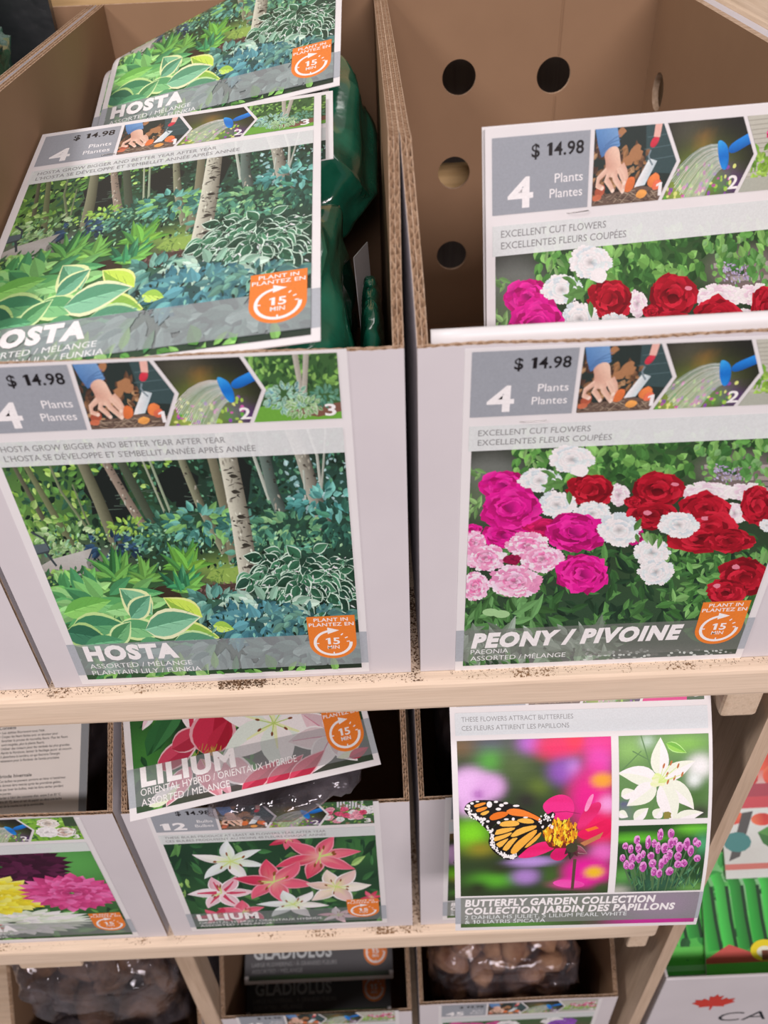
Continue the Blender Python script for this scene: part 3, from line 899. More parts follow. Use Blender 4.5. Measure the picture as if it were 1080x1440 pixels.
    big = [(120, 850, -.05, 92, 24, '#7fb873', '#5a9a5c', None), (90, 862, -.35, 70, 30, '#8cc265', '#6aa54c', None), (150, 858, -.18, 62, 20, '#9ccb86', '#6fa860', None),
           (170, 835, -.12, 62, 16, '#6fb070', '#4a8a58', None), (285, 866, -2.75, 60, 24, '#c3d454', '#8fae44', '#dfe08a'), (240, 880, .15, 70, 22, '#b9cf50', '#8aae4a', '#d8dc82'),
           (300, 878, .1, 30, 16, '#c5d866', '#9cbc4c', None), (100, 882, -.12, 78, 32, '#5f9a68', '#3f7a56', '#bcd08a'), (165, 880, .05, 70, 26, '#7fb57a', '#5a9664', '#cfdc9a'),
           (92, 888, .1, 60, 28, '#3f7458', '#2f6048', '#a9c27a'), (215, 862, -2.55, 58, 32, '#7fb08a', '#568a68', '#dbe2a2'), (205, 884, -.30, 78, 34, '#86b795', '#5a9070', '#e2e6b2'),
           (185, 868, -.95, 42, 26, '#6fa585', '#4f8466', '#dce2a6'), (160, 905, -1.0, 40, 24, '#6fa570', '#4a8052', '#cfdba0'), (245, 900, -.1, 62, 22, '#7ab08f', '#568a6c', '#bfd39a'),
           (120, 906, -.2, 55, 22, '#6fae80', '#4c8860', None), (195, 905, -.05, 40, 22, '#7fb88a', '#5a9468', None)]
    for x, y, an, l, w, c1, c2, ed in big:
        a.leaf(x, y, an, l, w, c1, c2, ed, .28, .12, 7, rib=mul(c1, 1.2))
        for k in range(1, 4):
            t = k / 4.5
            for sgn in (-1, 1):
                bx, by = x + math.cos(an) * l * t, y + math.sin(an) * l * t
                a.stroke([(bx, by), (bx + math.cos(an + sgn * .45) * l * .25, by + math.sin(an + sgn * .45) * l * .25)], .7, .3, mul(c2, .85))
    a.scatter(150, 285, 840, 500, 905, 3, 9, ['#1f3628', '#2c5040', '#a5c5b8', '#7fb0a0', '#16241c'], .4)
    zz = a.zones; a.zones = [zz[2]]
    # planting under the grey title band
    a.clump(170, 935, 120, 24, 60, 44, .5, ['#7fa585', '#5f8a6a', '#9cbca0'])
    a.clump(320, 915, 110, 26, 90, 40, .42, ['#8fa5a0', '#6a8580', '#aabdb8'])
    a.clump(440, 915, 70, 24, 80, 28, .45, ['#5f7a72', '#7a948c', '#485f5a'])
    a.zones = zz
    a.scatter(60, 130, 938, 480, 960, 12, 28, ['#5f9a45', '#8fc065', '#3f7a45', '#a3c97a', '#2f5a38'], .5)
    a.T = lambda x, y: (x, y)
    a.zones = [a.whole]
    a.T = lambda x, y: (x, y)
    label_words(a, (('HOSTA GROW BIGGER AND BETTER YEAR AFTER YEAR', .147), ("L'HOSTA SE DÉVELOPPE ET S'EMBELLIT ANNÉE APRÈS ANNÉE", .166)), 'HOSTA',
                (('ASSORTED / MÉLANGE', .084), ('PLANTAIN LILY / FUNKIA', .090)))
    return a

# ---- peony border -------------------------------------------------------------------
def art_peony():
    random.seed(5)
    a = Art()
    label_frame(a, '4', ('Plants', 'Plantes'), None, None, None, 'peony')
    picture_zones(a, .9, .6, '#77736f')
    a.tag = 'picture'
    PX = lambda x, y: px_plane(540 + x * .5, 460 + y * .5, 0.0, 0.034, 0.0)
    a.T = PX
    fld = blob_field('#2c3a28', [(300, 360, 120, 40, '#3a3733', 2), (300, 410, 90, 50, '#6f6b68', 2), (270, 480, 60, 60, '#5f6650', 1), (700, 380, 200, 60, '#3f5f33', 1), (1000, 400, 120, 50, '#7a6a68', 2), (600, 800, 400, 80, '#2f4530', 1), (900, 690, 180, 80, '#3c5a34', 1), (600, 940, 500, 40, '#6a6866', 2)])
    a.grid(190, 240, 1290, 985, 46, 30, fld)
    for k in range(6):
        y = 385 + k * 16
        for q in range(8): a.rect(900 + q * 48 + (k % 2) * 20, y, 942 + q * 48 + (k % 2) * 20, y + 12, random.choice(['#8a7474', '#9c8884', '#75615f', '#a3908f']))
    gr = ['#4c7a3c', '#5f9146', '#38602f', '#76a552', '#2c4a28', '#86b160']
    a.scatter(420, 370, 300, 1080, 440, 18, 42, gr, .7, keep=lambda x, y: y < 440 - abs(x - 700) * .12 and (x < 900 or y < 400))
    a.scatter(90, 860, 290, 1260, 440, 14, 30, ['#5f8f4c', '#86b160', '#7fa56a'], .6)
    for x, y in ((255, 410), (250, 500), (410, 360), (262, 520)):
        a.scatter(7, x - 20, y - 16, x + 20, y + 16, 22, 40, ['#6f8f56', '#8aa86a'], .35)
    a.scatter(60, 930, 385, 1000, 430, 6, 12, ['#c3aed0', '#b5a0c0', '#9c8aa8'])
    # dense leaves below the blooms
    lf = ['#33552f', '#47703c', '#26402a', '#5a8748', '#1e3324', '#3c6436']
    a.scatter(600, 215, 590, 1200, 860, 28, 64, lf, .34)
    a.scatter(200, 800, 600, 1085, 800, 24, 54, ['#4f8040', '#6a9a52', '#38602f', '#83ae66'], .34)
    a.scatter(90, 225, 740, 420, 860, 40, 80, ['#4f7a42', '#6a955a', '#38592f'], .28)
    for x, y in ((300, 800), (330, 805)): a.ell(x, y, 24, 11, '#9dbb86', 12)
    a.scatter(120, 215, 860, 640, 945, 40, 80, ['#8f9a88', '#6f7a68', '#a9b0a2'], .35)
    for _ in range(160): a.ell(random.uniform(560, 1000), random.uniform(905, 940), random.uniform(3, 7), random.uniform(2, 4), random.choice(['#a9a5a2', '#c3bfbc', '#6f6b68']), 5)
    a.scatter(40, 215, 940, 420, 968, 20, 40, ['#47703c', '#26402a', '#6a955a'], .4)
    wh = ['#e6e4e7', '#f3f1f2', '#cfced4', '#dddce2', '#f0eef0']
    mg = ['#c4127a', '#b00d66', '#d8268c', '#960852', '#cc1680']
    rd = ['#940c1e', '#a81226', '#6e0714', '#8a0c1c', '#b81c30']
    pk = ['#eeb4cc', '#e693b6', '#f2c9d9', '#dd86ae', '#f4d4df']
    pp = ['#ecd2da', '#f1dde2', '#e2c0cd', '#f5e8ea']
    for x, y, rx, ry in ((660, 470, 32, 32), (910, 462, 75, 30), (1020, 462, 62, 26), (985, 522, 38, 30), (890, 480, 50, 22)): a.frillblob(x, y, rx, ry, pp, 4, 20)
    a.frillblob(1130, 470, 60, 30, pp, 4, 20)
    for x, y, rx, ry in ((1120, 530, 60, 44), (770, 455, 66, 46), (900, 508, 66, 42), (1050, 500, 46, 52), (752, 528, 66, 36), (915, 560, 70, 40), (880, 595, 75, 34), (970, 598, 62, 30), (700, 490, 24, 16), (1010, 700, 64, 48), (960, 742, 52, 34)):
        a.petalblob(x, y, rx, ry, rd, 5, 15, .22)
    for x, y in ((990, 672), (935, 725), (820, 440), (900, 535), (740, 520)): a.ell(x, y, 12, 6, '#d9788c', 8, jit=.3)
    a.petalblob(580, 457, 62, 42, rd, 5, 15, .22)
    a.petalblob(440, 565, 60, 25, ['#a81048', '#c01555'], 4, 12)
    for x, y, rx, ry in ((335, 445, 62, 38), (250, 568, 26, 14), (335, 585, 62, 32), (700, 585, 30, 22)): a.petalblob(x, y, rx, ry, mg, 5, 16)
    for x, y, rx, ry in ((437, 430, 62, 36), (485, 497, 56, 38), (585, 522, 54, 34)): a.frillblob(x, y, rx, ry, wh, 5, 26)
    a.petalblob(358, 508, 78, 55, mg, 7, 20)
    a.petalblob(537, 575, 78, 50, mg, 7, 20)
    for x, y, rx, ry in ((255, 605, 36, 34), (405, 612, 64, 40), (285, 645, 60, 38), (443, 648, 62, 40), (255, 725, 42, 42), (368, 712, 76, 48)):
        a.frillblob(x, y, rx, ry, pk, 6, 26)
        a.petalblob(x, y, rx * .45, ry * .45, ['#dd6f9f', '#e48fb2', '#e9a5c0'], 3, 9)
    a.petalblob(360, 650, 24, 14, ['#8a0f3c'], 3, 9)
    a.petalblob(560, 692, 68, 50, mg, 7, 20)
    for x, y, rx, ry in ((660, 568, 62, 48), (752, 632, 52, 40), (764, 685, 52, 40), (828, 553, 58, 38), (1075, 555, 22, 18)): a.frillblob(x, y, rx, ry, wh, 5, 24)
    a.scatter(14, 460, 400, 520, 460, 24, 44, ['#5f8748'], .45)
    a.scatter(12, 700, 560, 780, 600, 24, 44, ['#86a86a', '#5f8748'], .4)
    z = a.zones; a.zones = [rect_zone(U0, .05, U1, .248)]
    a.frillblob(527, 370, 64, 42, wh, 5, 24)
    a.ell(550, 400, 24, 18, '#eceaec', 10, jit=.1)
    a.zones = z
    a.T = lambda x, y: (x, y)
    a.zones = [a.whole]
    label_words(a, (('EXCELLENT CUT FLOWERS', .074), ('EXCELLENTES FLEURS COUPÉES', .089)), 'PEONY / PIVOINE', (('PAEONIA', .031), ('ASSORTED / MÉLANGE', .079)),
                title_w=.172, title_cap=.0165, tv=.029, shear=.18)
    return a

# ---- lilies -------------------------------------------------------------------------
def art_lilium():
    random.seed(8)
    a = Art()
    label_frame(a, '12', ('Bulbs', 'Bulbes'), None, None, None, 'lilium')
    picture_zones(a, .86, .55, '#7c787b')
    a.tag = 'picture'
    # photo enlargement 95..970 x 190..545
    def T(x, y):
        t = (y - 195) / (535 - 195)
        xl = 98 + t * 115; xr = 955 + t * 15
        return (U0 + (x - xl) / (xr - xl) * (U1 - U0), 0.228 - t * 0.222)
    a.T = T
    fld = blob_field('#22402a', [(150, 250, 90, 60, '#1c3526', 1), (880, 230, 120, 60, '#3c6a38', 1), (250, 420, 140, 80, '#2f5530', 1), (700, 430, 200, 60, '#2c4c2f', 1)])
    a.grid(60, 150, 1010, 560, 26, 18, fld)
    a.scatter(200, 90, 150, 990, 550, 30, 80, ['#2f5a35', '#3f7040', '#1f3c28', '#557f45'], .3)
    a.scatter(14, 130, 320, 200, 400, 20, 40, ['#8fb060'], .5); a.leaf(850, 300, -.5, 70, 24, '#a8c276', '#86a55a')
    white, pinkd, stripe, pale = ['#e8e8e6', '#f0f0ec', '#dfe0dc'], ['#d8405f', '#c82f50', '#e05a74'], ['#e9bcc6', '#f0d3d8', '#e2a5b4'], ['#e8c9c0', '#eed8cf', '#e0b5b0']
    a.lily(600, 195, 80, .5, pinkd, '#e8909a', .6)
    a.lily(365, 265, 165, .46, white, '#c8d690', .3, .36)
    a.lily(725, 262, 180, .48, pinkd, '#eab0a0', -.25, .36, '#e690a0')
    a.lily(320, 385, 140, .52, stripe, '#eed0d0', .1, .40, '#f2e2e4', '#c8385a')
    a.lily(535, 350, 175, .50, pinkd, '#dfa090', .25, .38, '#e48a9c')
    a.lily(785, 380, 140, .52, pale, '#e0d48a', .15, .42, '#f0dcd8')
    a.lily(610, 445, 145, .40, white, '#d0dca0', .2, .40)
    a.lily(400, 470, 110, .45, pinkd, '#e08090', .5, .46, '#e8a0ac')
    a.lily(300, 480, 90, .4, pinkd, '#e08090', .9, .4)
    a.lily(930, 430, 50, .6, pinkd, '#e08090', .9, .4); a.lily(790, 500, 90, .4, stripe, '#e0c0c8', .3, .4)
    a.T = lambda x, y: (x, y)
    a.zones = [a.whole]
    label_words(a, (('THESE BULBS PRODUCE AT LEAST 48 FLOWERS YEAR AFTER YEAR', .172), ('CES BULBES PRODUISENT AU MOINS 48 FLEURS CHAQUE ANNÉE', .172)), 'LILIUM',
                (('ORIENTAL HYBRID / ORIENTAUX HYBRIDE', .150), ('ASSORTED / MÉLANGE', .088)), title_w=.074)
    return a

def art_lilium_close():
    """the header card seen from close: big lilies under the title band"""
    random.seed(21)
    a = Art()
    a.tag = 'picture'
    a.rect(0.0, 0.012, a.W, 0.050, '#aaa5ab')
    picture_zones(a, .86, .52, '#8a868a')
    # authored in card mm (v up)
    a.T = lambda x, y: (x / 1000, y / 1000)
    fld = blob_field('#1f3a24', [(20, 60, 30, 40, '#3f7a34', 1), (60, 90, 30, 25, '#1a3020', 1), (150, 70, 40, 30, '#2f5a30', 1), (120, 20, 100, 20, '#5a4a4c', 1)])
    a.grid(0, 0, 241, 250, 24, 24, fld)
    a.scatter(90, 5, 5, 238, 150, 10, 26, ['#2f6a34', '#4c8a3c', '#1d4426', '#6fa34a'], .35)
    a.leaf(20, 60, 1.0, 60, 22, '#2c5f34', '#1f4a28'); a.leaf(60, 110, -2.2, 60, 18, '#3a7040', '#2a5a32')
    pet = lambda x, y, an, l, w, c1, c2, e, rib=None: a.leaf(x, y, an, l, w, c1, c2, e, .16, .12, 9, rib)
    # striped petal at the top, red bloom
    pet(66, 118, -1.55, 52, 22, '#e6c6cc', '#ead3d6', None); a.stroke([(67, 116), (66, 84), (65, 72)], 6, 3, '#c2304c')
    pet(18, 105, .3, 30, 12, '#eed4d8', '#e2b5be', None); pet(30, 104, -2.3, 20, 9, '#f0dfe2', '#e5bcc6', None)
    pet(28, 44, .48, 56, 22, '#c8405a', '#b02c46', '#e5b5bc'); pet(44, 62, .35, 40, 22, '#c23a52', '#a8283e', '#e0a8b0')
    pet(78, 46, 1.25, 62, 40, '#c22c48', '#a81c34', '#dc9aa4'); pet(80, 48, .9, 40, 20, '#b82840', '#a01c30', None)
    pet(70, 46, -1.3, 46, 20, '#dd97a2', '#d07a88', '#eacace'); pet(84, 44, -.8, 54, 24, '#e0a5ae', '#d2909a', '#efd5d8'); pet(60, 40, -2.3, 42, 18, '#d88a98', '#cc7484', '#eacace')
    for _ in range(26):
        x, y = 78 + random.gauss(0, 7), 47 + random.gauss(0, 4)
        a.stroke([(x, y), (x + random.uniform(-4, 4), y + random.uniform(2, 9))], .8, .5, random.choice(['#c9a54a', '#a8903c', '#b5703a']))
    pet(110, 112, -1.0, 24, 14, '#c8304c', '#a82038', None)
    # the white lily
    for an, l, w in ((2.65, 60, 26), (.2, 62, 28), (1.5, 55, 28), (-.55, 60, 34), (3.5, 62, 34), (-1.6, 54, 34)):
        pet(146, 66, an, l, w, '#eceae4', '#d9d8d0', None)
        a.stroke([(146, 66), (146 + math.cos(an) * l * .5, 66 + math.sin(an) * l * .5)], 5, 1.5, '#dfe3a8')
    for k in range(7):
        an = k * .9; x, y = 146 + math.cos(an) * 17, 68 + math.sin(an) * 13
        a.stroke([(146, 66), (x, y)], 1.2, 1, '#b5c46a'); a.ell(x, y, 2.6, 1.3, '#7c4324', 7, an)
    # blooms on the right and bottom
    for an, l, w, c in ((2.2, 40, 22, '#e0b9c0'), (3.0, 44, 22, '#e5c8cc'), (1.2, 40, 20, '#d8a5b0'), (4.0, 40, 22, '#e9d5d8'), (5.2, 36, 20, '#e2c0c6')):
        pet(200, 40, an, l, w, c, mul(c, .85), '#f0e2e4', '#c8708a')
    a.leaf(176, 80, 1.2, 34, 18, '#d8b0b4', '#cf9aa2')
    for x in (104, 128, 150): pet(x, 4, .45, 46, 16, '#d2405c', '#b82c46', '#e8a8b2')
    for x, y in ((18, 10), (200, 16)): pet(x, y, .4, 34, 14, '#ececdf', '#dfe3c0', None)
    pet(212, 14, .2, 22, 10, '#c83050', '#a82040', None); pet(86, 26, -1.3, 26, 10, '#e0a5b0', '#d08a98', None)
    a.T = lambda x, y: (x, y)
    a.zones = [a.whole]
    a.text('LILIUM', .0125, .031, .0185, .0125 + .0905, '#efe9ea', .05)
    a.text('ORIENTAL HYBRID / ORIENTAUX HYBRIDE', .0115, .0215, .0072, .0115 + .150, '#ece6e8', .0)
    a.text('ASSORTED / MÉLANGE', .0115, .0115, .0072, .0115 + .083, '#ece6e8', .0)
    badge(a)
    return a

# ---- dahlia ----------------------------------------------------------------------------
def art_dahlia():
    random.seed(3)
    a = Art()
    label_frame(a, '6', ('Bulbs', 'Bulbes'), None, None, None, 'dahlia')
    picture_zones(a, .86, .62, '#807c7f')
    a.tag = 'picture'
    a.T = lambda x, y: (x / 1000, y / 1000)
    a.grid(0, 0, 241, 250, 20, 20, blob_field('#2c4a2a', [(210, 200, 60, 70, '#5a9a4c', 1), (200, 110, 60, 40, '#3f6a3a', 1), (90, 60, 60, 40, '#3c5a30', 1)]))
    a.scatter(140, 5, 5, 236, 150, 12, 30, ['#3f6a38', '#5a8a48', '#26422a', '#6fa050'], .4)
    a.dahlia(128, 200, 80, 55, ['#43132f', '#551a3c', '#360f26'], 7, 30)
    a.dahlia(100, 55, 100, 34, ['#d9d8c8', '#e6e5da', '#cfcdb8'], 6, 30, .1)
    a.dahlia(88, 128, 78, 52, ['#ead23f', '#e0c42c', '#f2e06a'], 8, 26)
    a.dahlia(190, 128, 56, 46, ['#d44a86', '#c23a74', '#e065a0'], 7, 26)
    a.dahlia(60, 45, 26, 24, ['#c84a3c', '#dd6a50'], 5, 16)
    a.T = lambda x, y: (x, y)
    a.zones = [a.whole]
    label_words(a, (('DAHLIAS FLOWER ALL SUMMER LONG', .112), ('LES DAHLIAS FLEURISSENT TOUT L\'ÉTÉ', .124)), 'DAHLIA', (('ASSORTED / MÉLANGE', .079), ('DAHLIA HYBRIDS', .07)), title_w=.088)
    return a

# ---- butterfly garden ------------------------------------------------------------------
BU = dict(bx0=.0055, bx1=.148, sx0=.155, sx1=.2375, top=.2235, bot=.0545, m1=.1405, m2=.1345)
def art_butterfly():
    random.seed(14)
    a = Art()
    b = BU
    a.tag = 'picture'
    a.rect(0.0065, 0.255, 0.0705, 0.303, GREY_HDR)
    a.text('Bulbes', 0.046, 0.263, 0.0060, 0.0665, '#ece4e7')
    steps_strip(a, 'bright')
    a.rect(0.0045, 0.2285, 0.2375, 0.2495, '#d2ccd0')
    a.rect(0.0, 0.012, a.W, 0.052, '#a8a2aa')
    a.text('THESE FLOWERS ATTRACT BUTTERFLIES', .0105, .2412, .0046, .0105 + .1035, '#7f7a7d', .0)
    a.text('CES FLEURS ATTIRENT LES PAPILLONS', .0105, .2330, .0046, .0105 + .0995, '#7f7a7d', .0)
    # monarch picture
    a.zones = [rect_zone(b['bx0'], b['bot'], b['bx1'], b['top'])]
    a.T = lambda x, y: (b['bx0'] + (x - 45) / 985 * (b['bx1'] - b['bx0']), b['top'] - (y - 30) / 1015 * (b['top'] - b['bot']))
    fld = blob_field('#2f3d22', [(80, 60, 120, 60, '#6a4a24', 1), (270, 60, 110, 70, '#4a3d5c', 1), (260, 150, 90, 70, '#4f9a34', 1), (420, 180, 120, 110, '#4a5a2c', 1), (560, 310, 80, 60, '#5a6a24', 1), (480, 390, 80, 60, '#2a2622', 1),
        (120, 300, 150, 120, '#e0a8da', 3), (250, 300, 100, 80, '#d89ad2', 2), (170, 345, 40, 30, '#a85aa8', 1), (110, 420, 80, 60, '#d9a0d4', 1.5),
        (120, 590, 120, 100, '#7cc422', 1.3), (180, 690, 100, 50, '#8a7a24', 1), (250, 920, 150, 60, '#5aa62c', 1.2), (160, 980, 80, 60, '#2a2f1c', 1), (320, 830, 120, 50, '#30341f', 1),
        (520, 50, 90, 60, '#b05ac0', 1.3), (700, 70, 170, 90, '#e01858', 2), (960, 60, 140, 110, '#e02080', 2), (800, 40, 60, 60, '#f02048', 1.5), (720, 220, 100, 80, '#8a4aa8', 1.5), (790, 200, 50, 50, '#b078c8', 1),
        (950, 180, 90, 90, '#e040a8', 1.5), (900, 380, 160, 200, '#e01880', 2), (970, 280, 75, 45, '#f0962c', 2), (1000, 430, 60, 60, '#e890c8', 1.5), (960, 580, 140, 110, '#e81858', 2), (980, 740, 90, 70, '#e060b0', 1.5),
        (520, 790, 170, 34, '#b488cc', 2), (480, 900, 95, 60, '#a878bc', 1.5), (880, 880, 170, 120, '#e01890', 2.5), (760, 960, 130, 40, '#e82a9a', 2), (930, 880, 66, 44, '#e8b020', 2), (990, 1000, 60, 40, '#3a4a28', 1.2), (640, 900, 60, 80, '#3f5a26', 1)])
    a.grid(45, 30, 1030, 1045, 44, 44, fld)
    # sharp flower
    for pts, c1, c2 in (([(575, 430), (620, 380), (700, 352), (770, 375), (795, 440), (775, 505), (700, 520), (640, 500)], '#d81468', '#f03088'),
                        ([(800, 560), (860, 440), (950, 400), (970, 440), (900, 530), (830, 590)], '#c81050', '#e83078'), ([(850, 460), (880, 380), (920, 350), (900, 420), (870, 470)], '#e870a8', '#f090b8'),
                        ([(800, 600), (900, 560), (1030, 500), (1030, 620), (900, 650), (830, 640)], '#d01048', '#e81858'), ([(410, 760), (470, 700), (600, 640), (690, 690), (600, 735), (500, 765)], '#d81058', '#f02a78'),
                        ([(620, 760), (680, 690), (760, 640), (800, 650), (760, 740), (700, 800)], '#e01468', '#c01058'), ([(640, 950), (740, 920), (880, 960), (860, 1000), (720, 995)], '#e02890', '#f050a8')):
        a.spoly(pts, [c1 if i % 2 else c2 for i in range(len(pts))])
    a.poly([(860, 580), (930, 560), (950, 575), (880, 595)], '#e86a28'); a.poly([(830, 670), (940, 620), (980, 600), (960, 640), (860, 690)], '#b8704a')
    # flower centre
    a.ell(700, 610, 112, 90, '#6a2418', 20, jit=.1)
    for _ in range(210):
        t = random.uniform(0, 6.28); d = math.sqrt(random.random())
        x, y = 700 + math.cos(t) * 105 * d, 612 + math.sin(t) * 85 * d
        a.stroke([(x, y), (x + random.uniform(-10, 14), y - random.uniform(16, 40))], 11, 7, random.choice(['#f0b420', '#e89a18', '#f8cc3c', '#d8801c', '#a84a14']))
    # bud and stem
    a.stroke([(800, 780), (795, 900), (792, 1010)], 22, 20, '#5a3c34')
    for an, l, w, c in ((2.3, 75, 40, '#3a1c22'), (1.7, 95, 46, '#2f2420'), (.5, 110, 44, '#7a3a4c'), (1.1, 80, 40, '#4a2028')): a.leaf(780, 690, an, l, w, c, mul(c, 1.5), '#a87a80' if l > 100 else None, .2)
    a.ell(778, 700, 40, 34, '#3f3a28', 10)
    # butterfly: hind wing, fore wing, body
    blk = '#17110f'
    fore = [(75, 430), (95, 395), (150, 375), (250, 378), (350, 395), (440, 425), (520, 465), (580, 500), (590, 540), (550, 545), (480, 500), (380, 490), (300, 510), (250, 560), (235, 580), (190, 530), (140, 490), (90, 460)]
    hind = [(235, 580), (290, 520), (380, 490), (480, 495), (560, 535), (590, 580), (540, 650), (470, 710), (410, 765), (360, 775), (310, 750), (255, 705), (228, 650), (240, 610)]
    a.spoly(hind, blk); a.spoly(fore, blk)
    og, oy, od = '#e8862c', '#eea846', '#e06a1c'
    for pts, c in (([(140, 405), (215, 388), (222, 402), (150, 425)], og), ([(150, 432), (225, 415), (228, 432), (165, 455)], og), ([(175, 460), (230, 440), (245, 450), (205, 475)], oy),
                   ([(240, 480), (280, 455), (340, 450), (370, 465), (330, 490), (265, 505), (245, 500)], od), ([(345, 450), (380, 432), (450, 440), (520, 470), (582, 505), (575, 525), (500, 490), (400, 480), (370, 470)], '#e8762a'),
                   ([(300, 545), (320, 512), (420, 508), (440, 535), (400, 548)], oy), ([(415, 505), (470, 495), (520, 505), (535, 530), (480, 532), (430, 520)], oy),
                   ([(275, 590), (290, 560), (410, 552), (400, 570), (330, 592), (275, 600)], oy), ([(265, 615), (320, 602), (395, 580), (365, 612), (290, 640), (268, 640)], oy),
                   ([(370, 610), (430, 558), (545, 540), (545, 562), (470, 590), (400, 618)], oy), ([(282, 655), (360, 622), (362, 632), (310, 690), (285, 668)], oy), ([(320, 695), (375, 628), (430, 618), (400, 650), (355, 710), (335, 705)], oy),
                   ([(370, 718), (410, 655), (480, 602), (550, 565), (545, 600), (450, 690), (400, 740)], '#eca03c'), ([(460, 690), (555, 600), (582, 585), (560, 630), (490, 690)], '#eca03c')):
        a.spoly(pts, c, 1)
    for _ in range(130):
        # white margin dots
        t = random.random()
        edge = [(85, 430), (110, 470), (160, 500), (210, 545), (240, 590), (238, 650), (260, 700), (310, 745), (370, 765), (400, 750)]
        i = min(len(edge) - 2, int(t * (len(edge) - 1))); f = t * (len(edge) - 1) - i
        x = edge[i][0] + (edge[i + 1][0] - edge[i][0]) * f + random.uniform(-2, 26); y = edge[i][1] + (edge[i + 1][1] - edge[i][1]) * f + random.uniform(-22, 4)
        a.ell(x, y, random.uniform(4, 10), random.uniform(4, 9), '#ece8e6', 7)
    for x, y, rx, ry in ((242, 405, 18, 20), (300, 435, 18, 9), (320, 412, 16, 10), (285, 390, 14, 7), (348, 400, 16, 7), (415, 418, 22, 7), (130, 395, 12, 8), (105, 410, 14, 10), (205, 495, 14, 10), (230, 510, 12, 8), (165, 385, 12, 5), (300, 520, 12, 10), (395, 500, 10, 10), (350, 500, 16, 6), (475, 492, 16, 5)):
        a.ell(x, y, rx, ry, '#f0ece8', 9)
    a.poly([(545, 540), (590, 490), (650, 460), (668, 475), (650, 520), (600, 575), (560, 575)], blk)
    for _ in range(34): a.ell(random.uniform(560, 655), random.uniform(475, 565), 6, 6, '#ece8e6', 6)
    a.stroke([(660, 465), (740, 462), (830, 480)], 3, 2, '#4a1a2a')
    # white lily
    a.zones = [rect_zone(b['sx0'], b['m1'], b['sx1'], b['top'])]
    a.T = lambda x, y: (b['sx0'] + (x - 47) / 613 * (b['sx1'] - b['sx0']), b['top'] - (y - 30) / 570 * (b['top'] - b['m1']))
    a.grid(47, 30, 660, 600, 26, 24, blob_field('#5f7f4a', [(120, 120, 120, 90, '#86ac5a', 1), (500, 90, 160, 60, '#7fae4a', 1), (560, 420, 120, 120, '#4a6a34', 1), (600, 560, 90, 60, '#3a3430', 1), (80, 490, 40, 30, '#5a4a80', 1), (90, 560, 70, 60, '#6f7a70', 1), (240, 70, 50, 40, '#b5c0b0', 1), (600, 240, 90, 80, '#e8ece0', 1.6), (560, 330, 50, 50, '#e0e6d8', 1.2)]))
    for p in ([(200, 30), (250, 200), (300, 340)], [(140, 130), (250, 190)], [(270, 560), (300, 430)], [(60, 260), (200, 130)]): a.stroke(p, 9, 6, '#5a7a4a')
    a.leaf(370, 85, .45, 150, 50, '#8fc04a', '#6fa83a', '#b5d880')
    cr, cs = '#f0eee4', '#e3e2cc'
    pt = lambda x, y, an, l, w, cv=0: a.leaf(x, y, an, l, w, cr, cs, None, 0, cv, 9)
    pt(60, 430, -.4, 100, 80); pt(150, 600, -.7, 130, 80); pt(420, 620, -.5, 220, 90, .4); pt(40, 540, .5, 80, 60); pt(290, 590, -.9, 90, 80)
    for x, y, an, l, w, cv in ((320, 300, -1.52, 255, 125, 0), (310, 340, -2.60, 285, 130, -.55), (330, 330, -.62, 270, 110, .25), (300, 350, 2.45, 250, 140, .1), (340, 345, .35, 300, 130, .65), (330, 350, 1.05, 300, 150, .35)): pt(x, y, an, l, w, cv)
    a.ell(320, 330, 60, 44, ['#d3dc8a' if i % 2 else '#e6e8bc' for i in range(16)], 16, jit=.3)
    for x, y in ((352, 232), (402, 215), (375, 290), (450, 235), (425, 315), (478, 292), (380, 340)):
        a.stroke([(315, 345), (x, y)], 5, 4, '#c8d480'); a.ell(x, y, 7, 19, '#b8683c', 9, .35)
    a.ell(380, 575, 34, 24, '#8a7a3a', 9, jit=.3)
    # liatris
    a.zones = [rect_zone(b['sx0'], b['bot'], b['sx1'], b['m2'])]
    a.T = lambda x, y: (b['sx0'] + (x - 40) / 600 * (b['sx1'] - b['sx0']), b['m2'] - (y - 640) / 430 * (b['m2'] - b['bot']))
    a.grid(40, 640, 640, 1075, 20, 16, blob_field('#23401f', [(150, 715, 260, 26, '#5fb02c', 1.5), (560, 670, 140, 30, '#6ab534', 1.5), (90, 960, 90, 60, '#5f9a45', 1), (60, 1060, 90, 40, '#b5aaa0', 1.3), (620, 760, 60, 60, '#4f9a6a', 1), (560, 1050, 120, 40, '#6a9a4a', 1), (330, 1010, 200, 70, '#2f5440', 1)]))
    a.scatter(130, 130, 900, 620, 1070, 40, 90, ['#3c6a4c', '#527f5a', '#28483a', '#6a9a60'], .12, None, -2.4, -.7)
    heads = [(168, 725, 22, 28), (245, 740, 20, 42), (325, 698, 22, 36), (398, 692, 24, 30), (90, 760, 20, 22), (128, 780, 20, 28), (180, 775, 22, 30), (286, 748, 18, 26), (315, 778, 18, 36), (360, 780, 24, 34), (400, 750, 22, 34), (430, 740, 18, 26), (460, 775, 26, 34), (510, 760, 24, 40), (568, 745, 18, 26), (588, 758, 20, 22), (540, 800, 22, 36), (75, 835, 20, 24), (143, 840, 24, 32), (188, 838, 20, 34), (215, 815, 18, 26), (270, 825, 24, 24), (398, 820, 22, 34), (455, 832, 26, 28), (590, 850, 24, 24), (105, 880, 20, 32), (140, 888, 22, 24), (222, 895, 26, 36), (285, 875, 26, 28), (345, 880, 20, 36), (372, 850, 22, 32), (460, 885, 26, 26), (500, 880, 26, 26), (300, 930, 22, 32), (338, 942, 22, 30), (408, 930, 28, 28)]
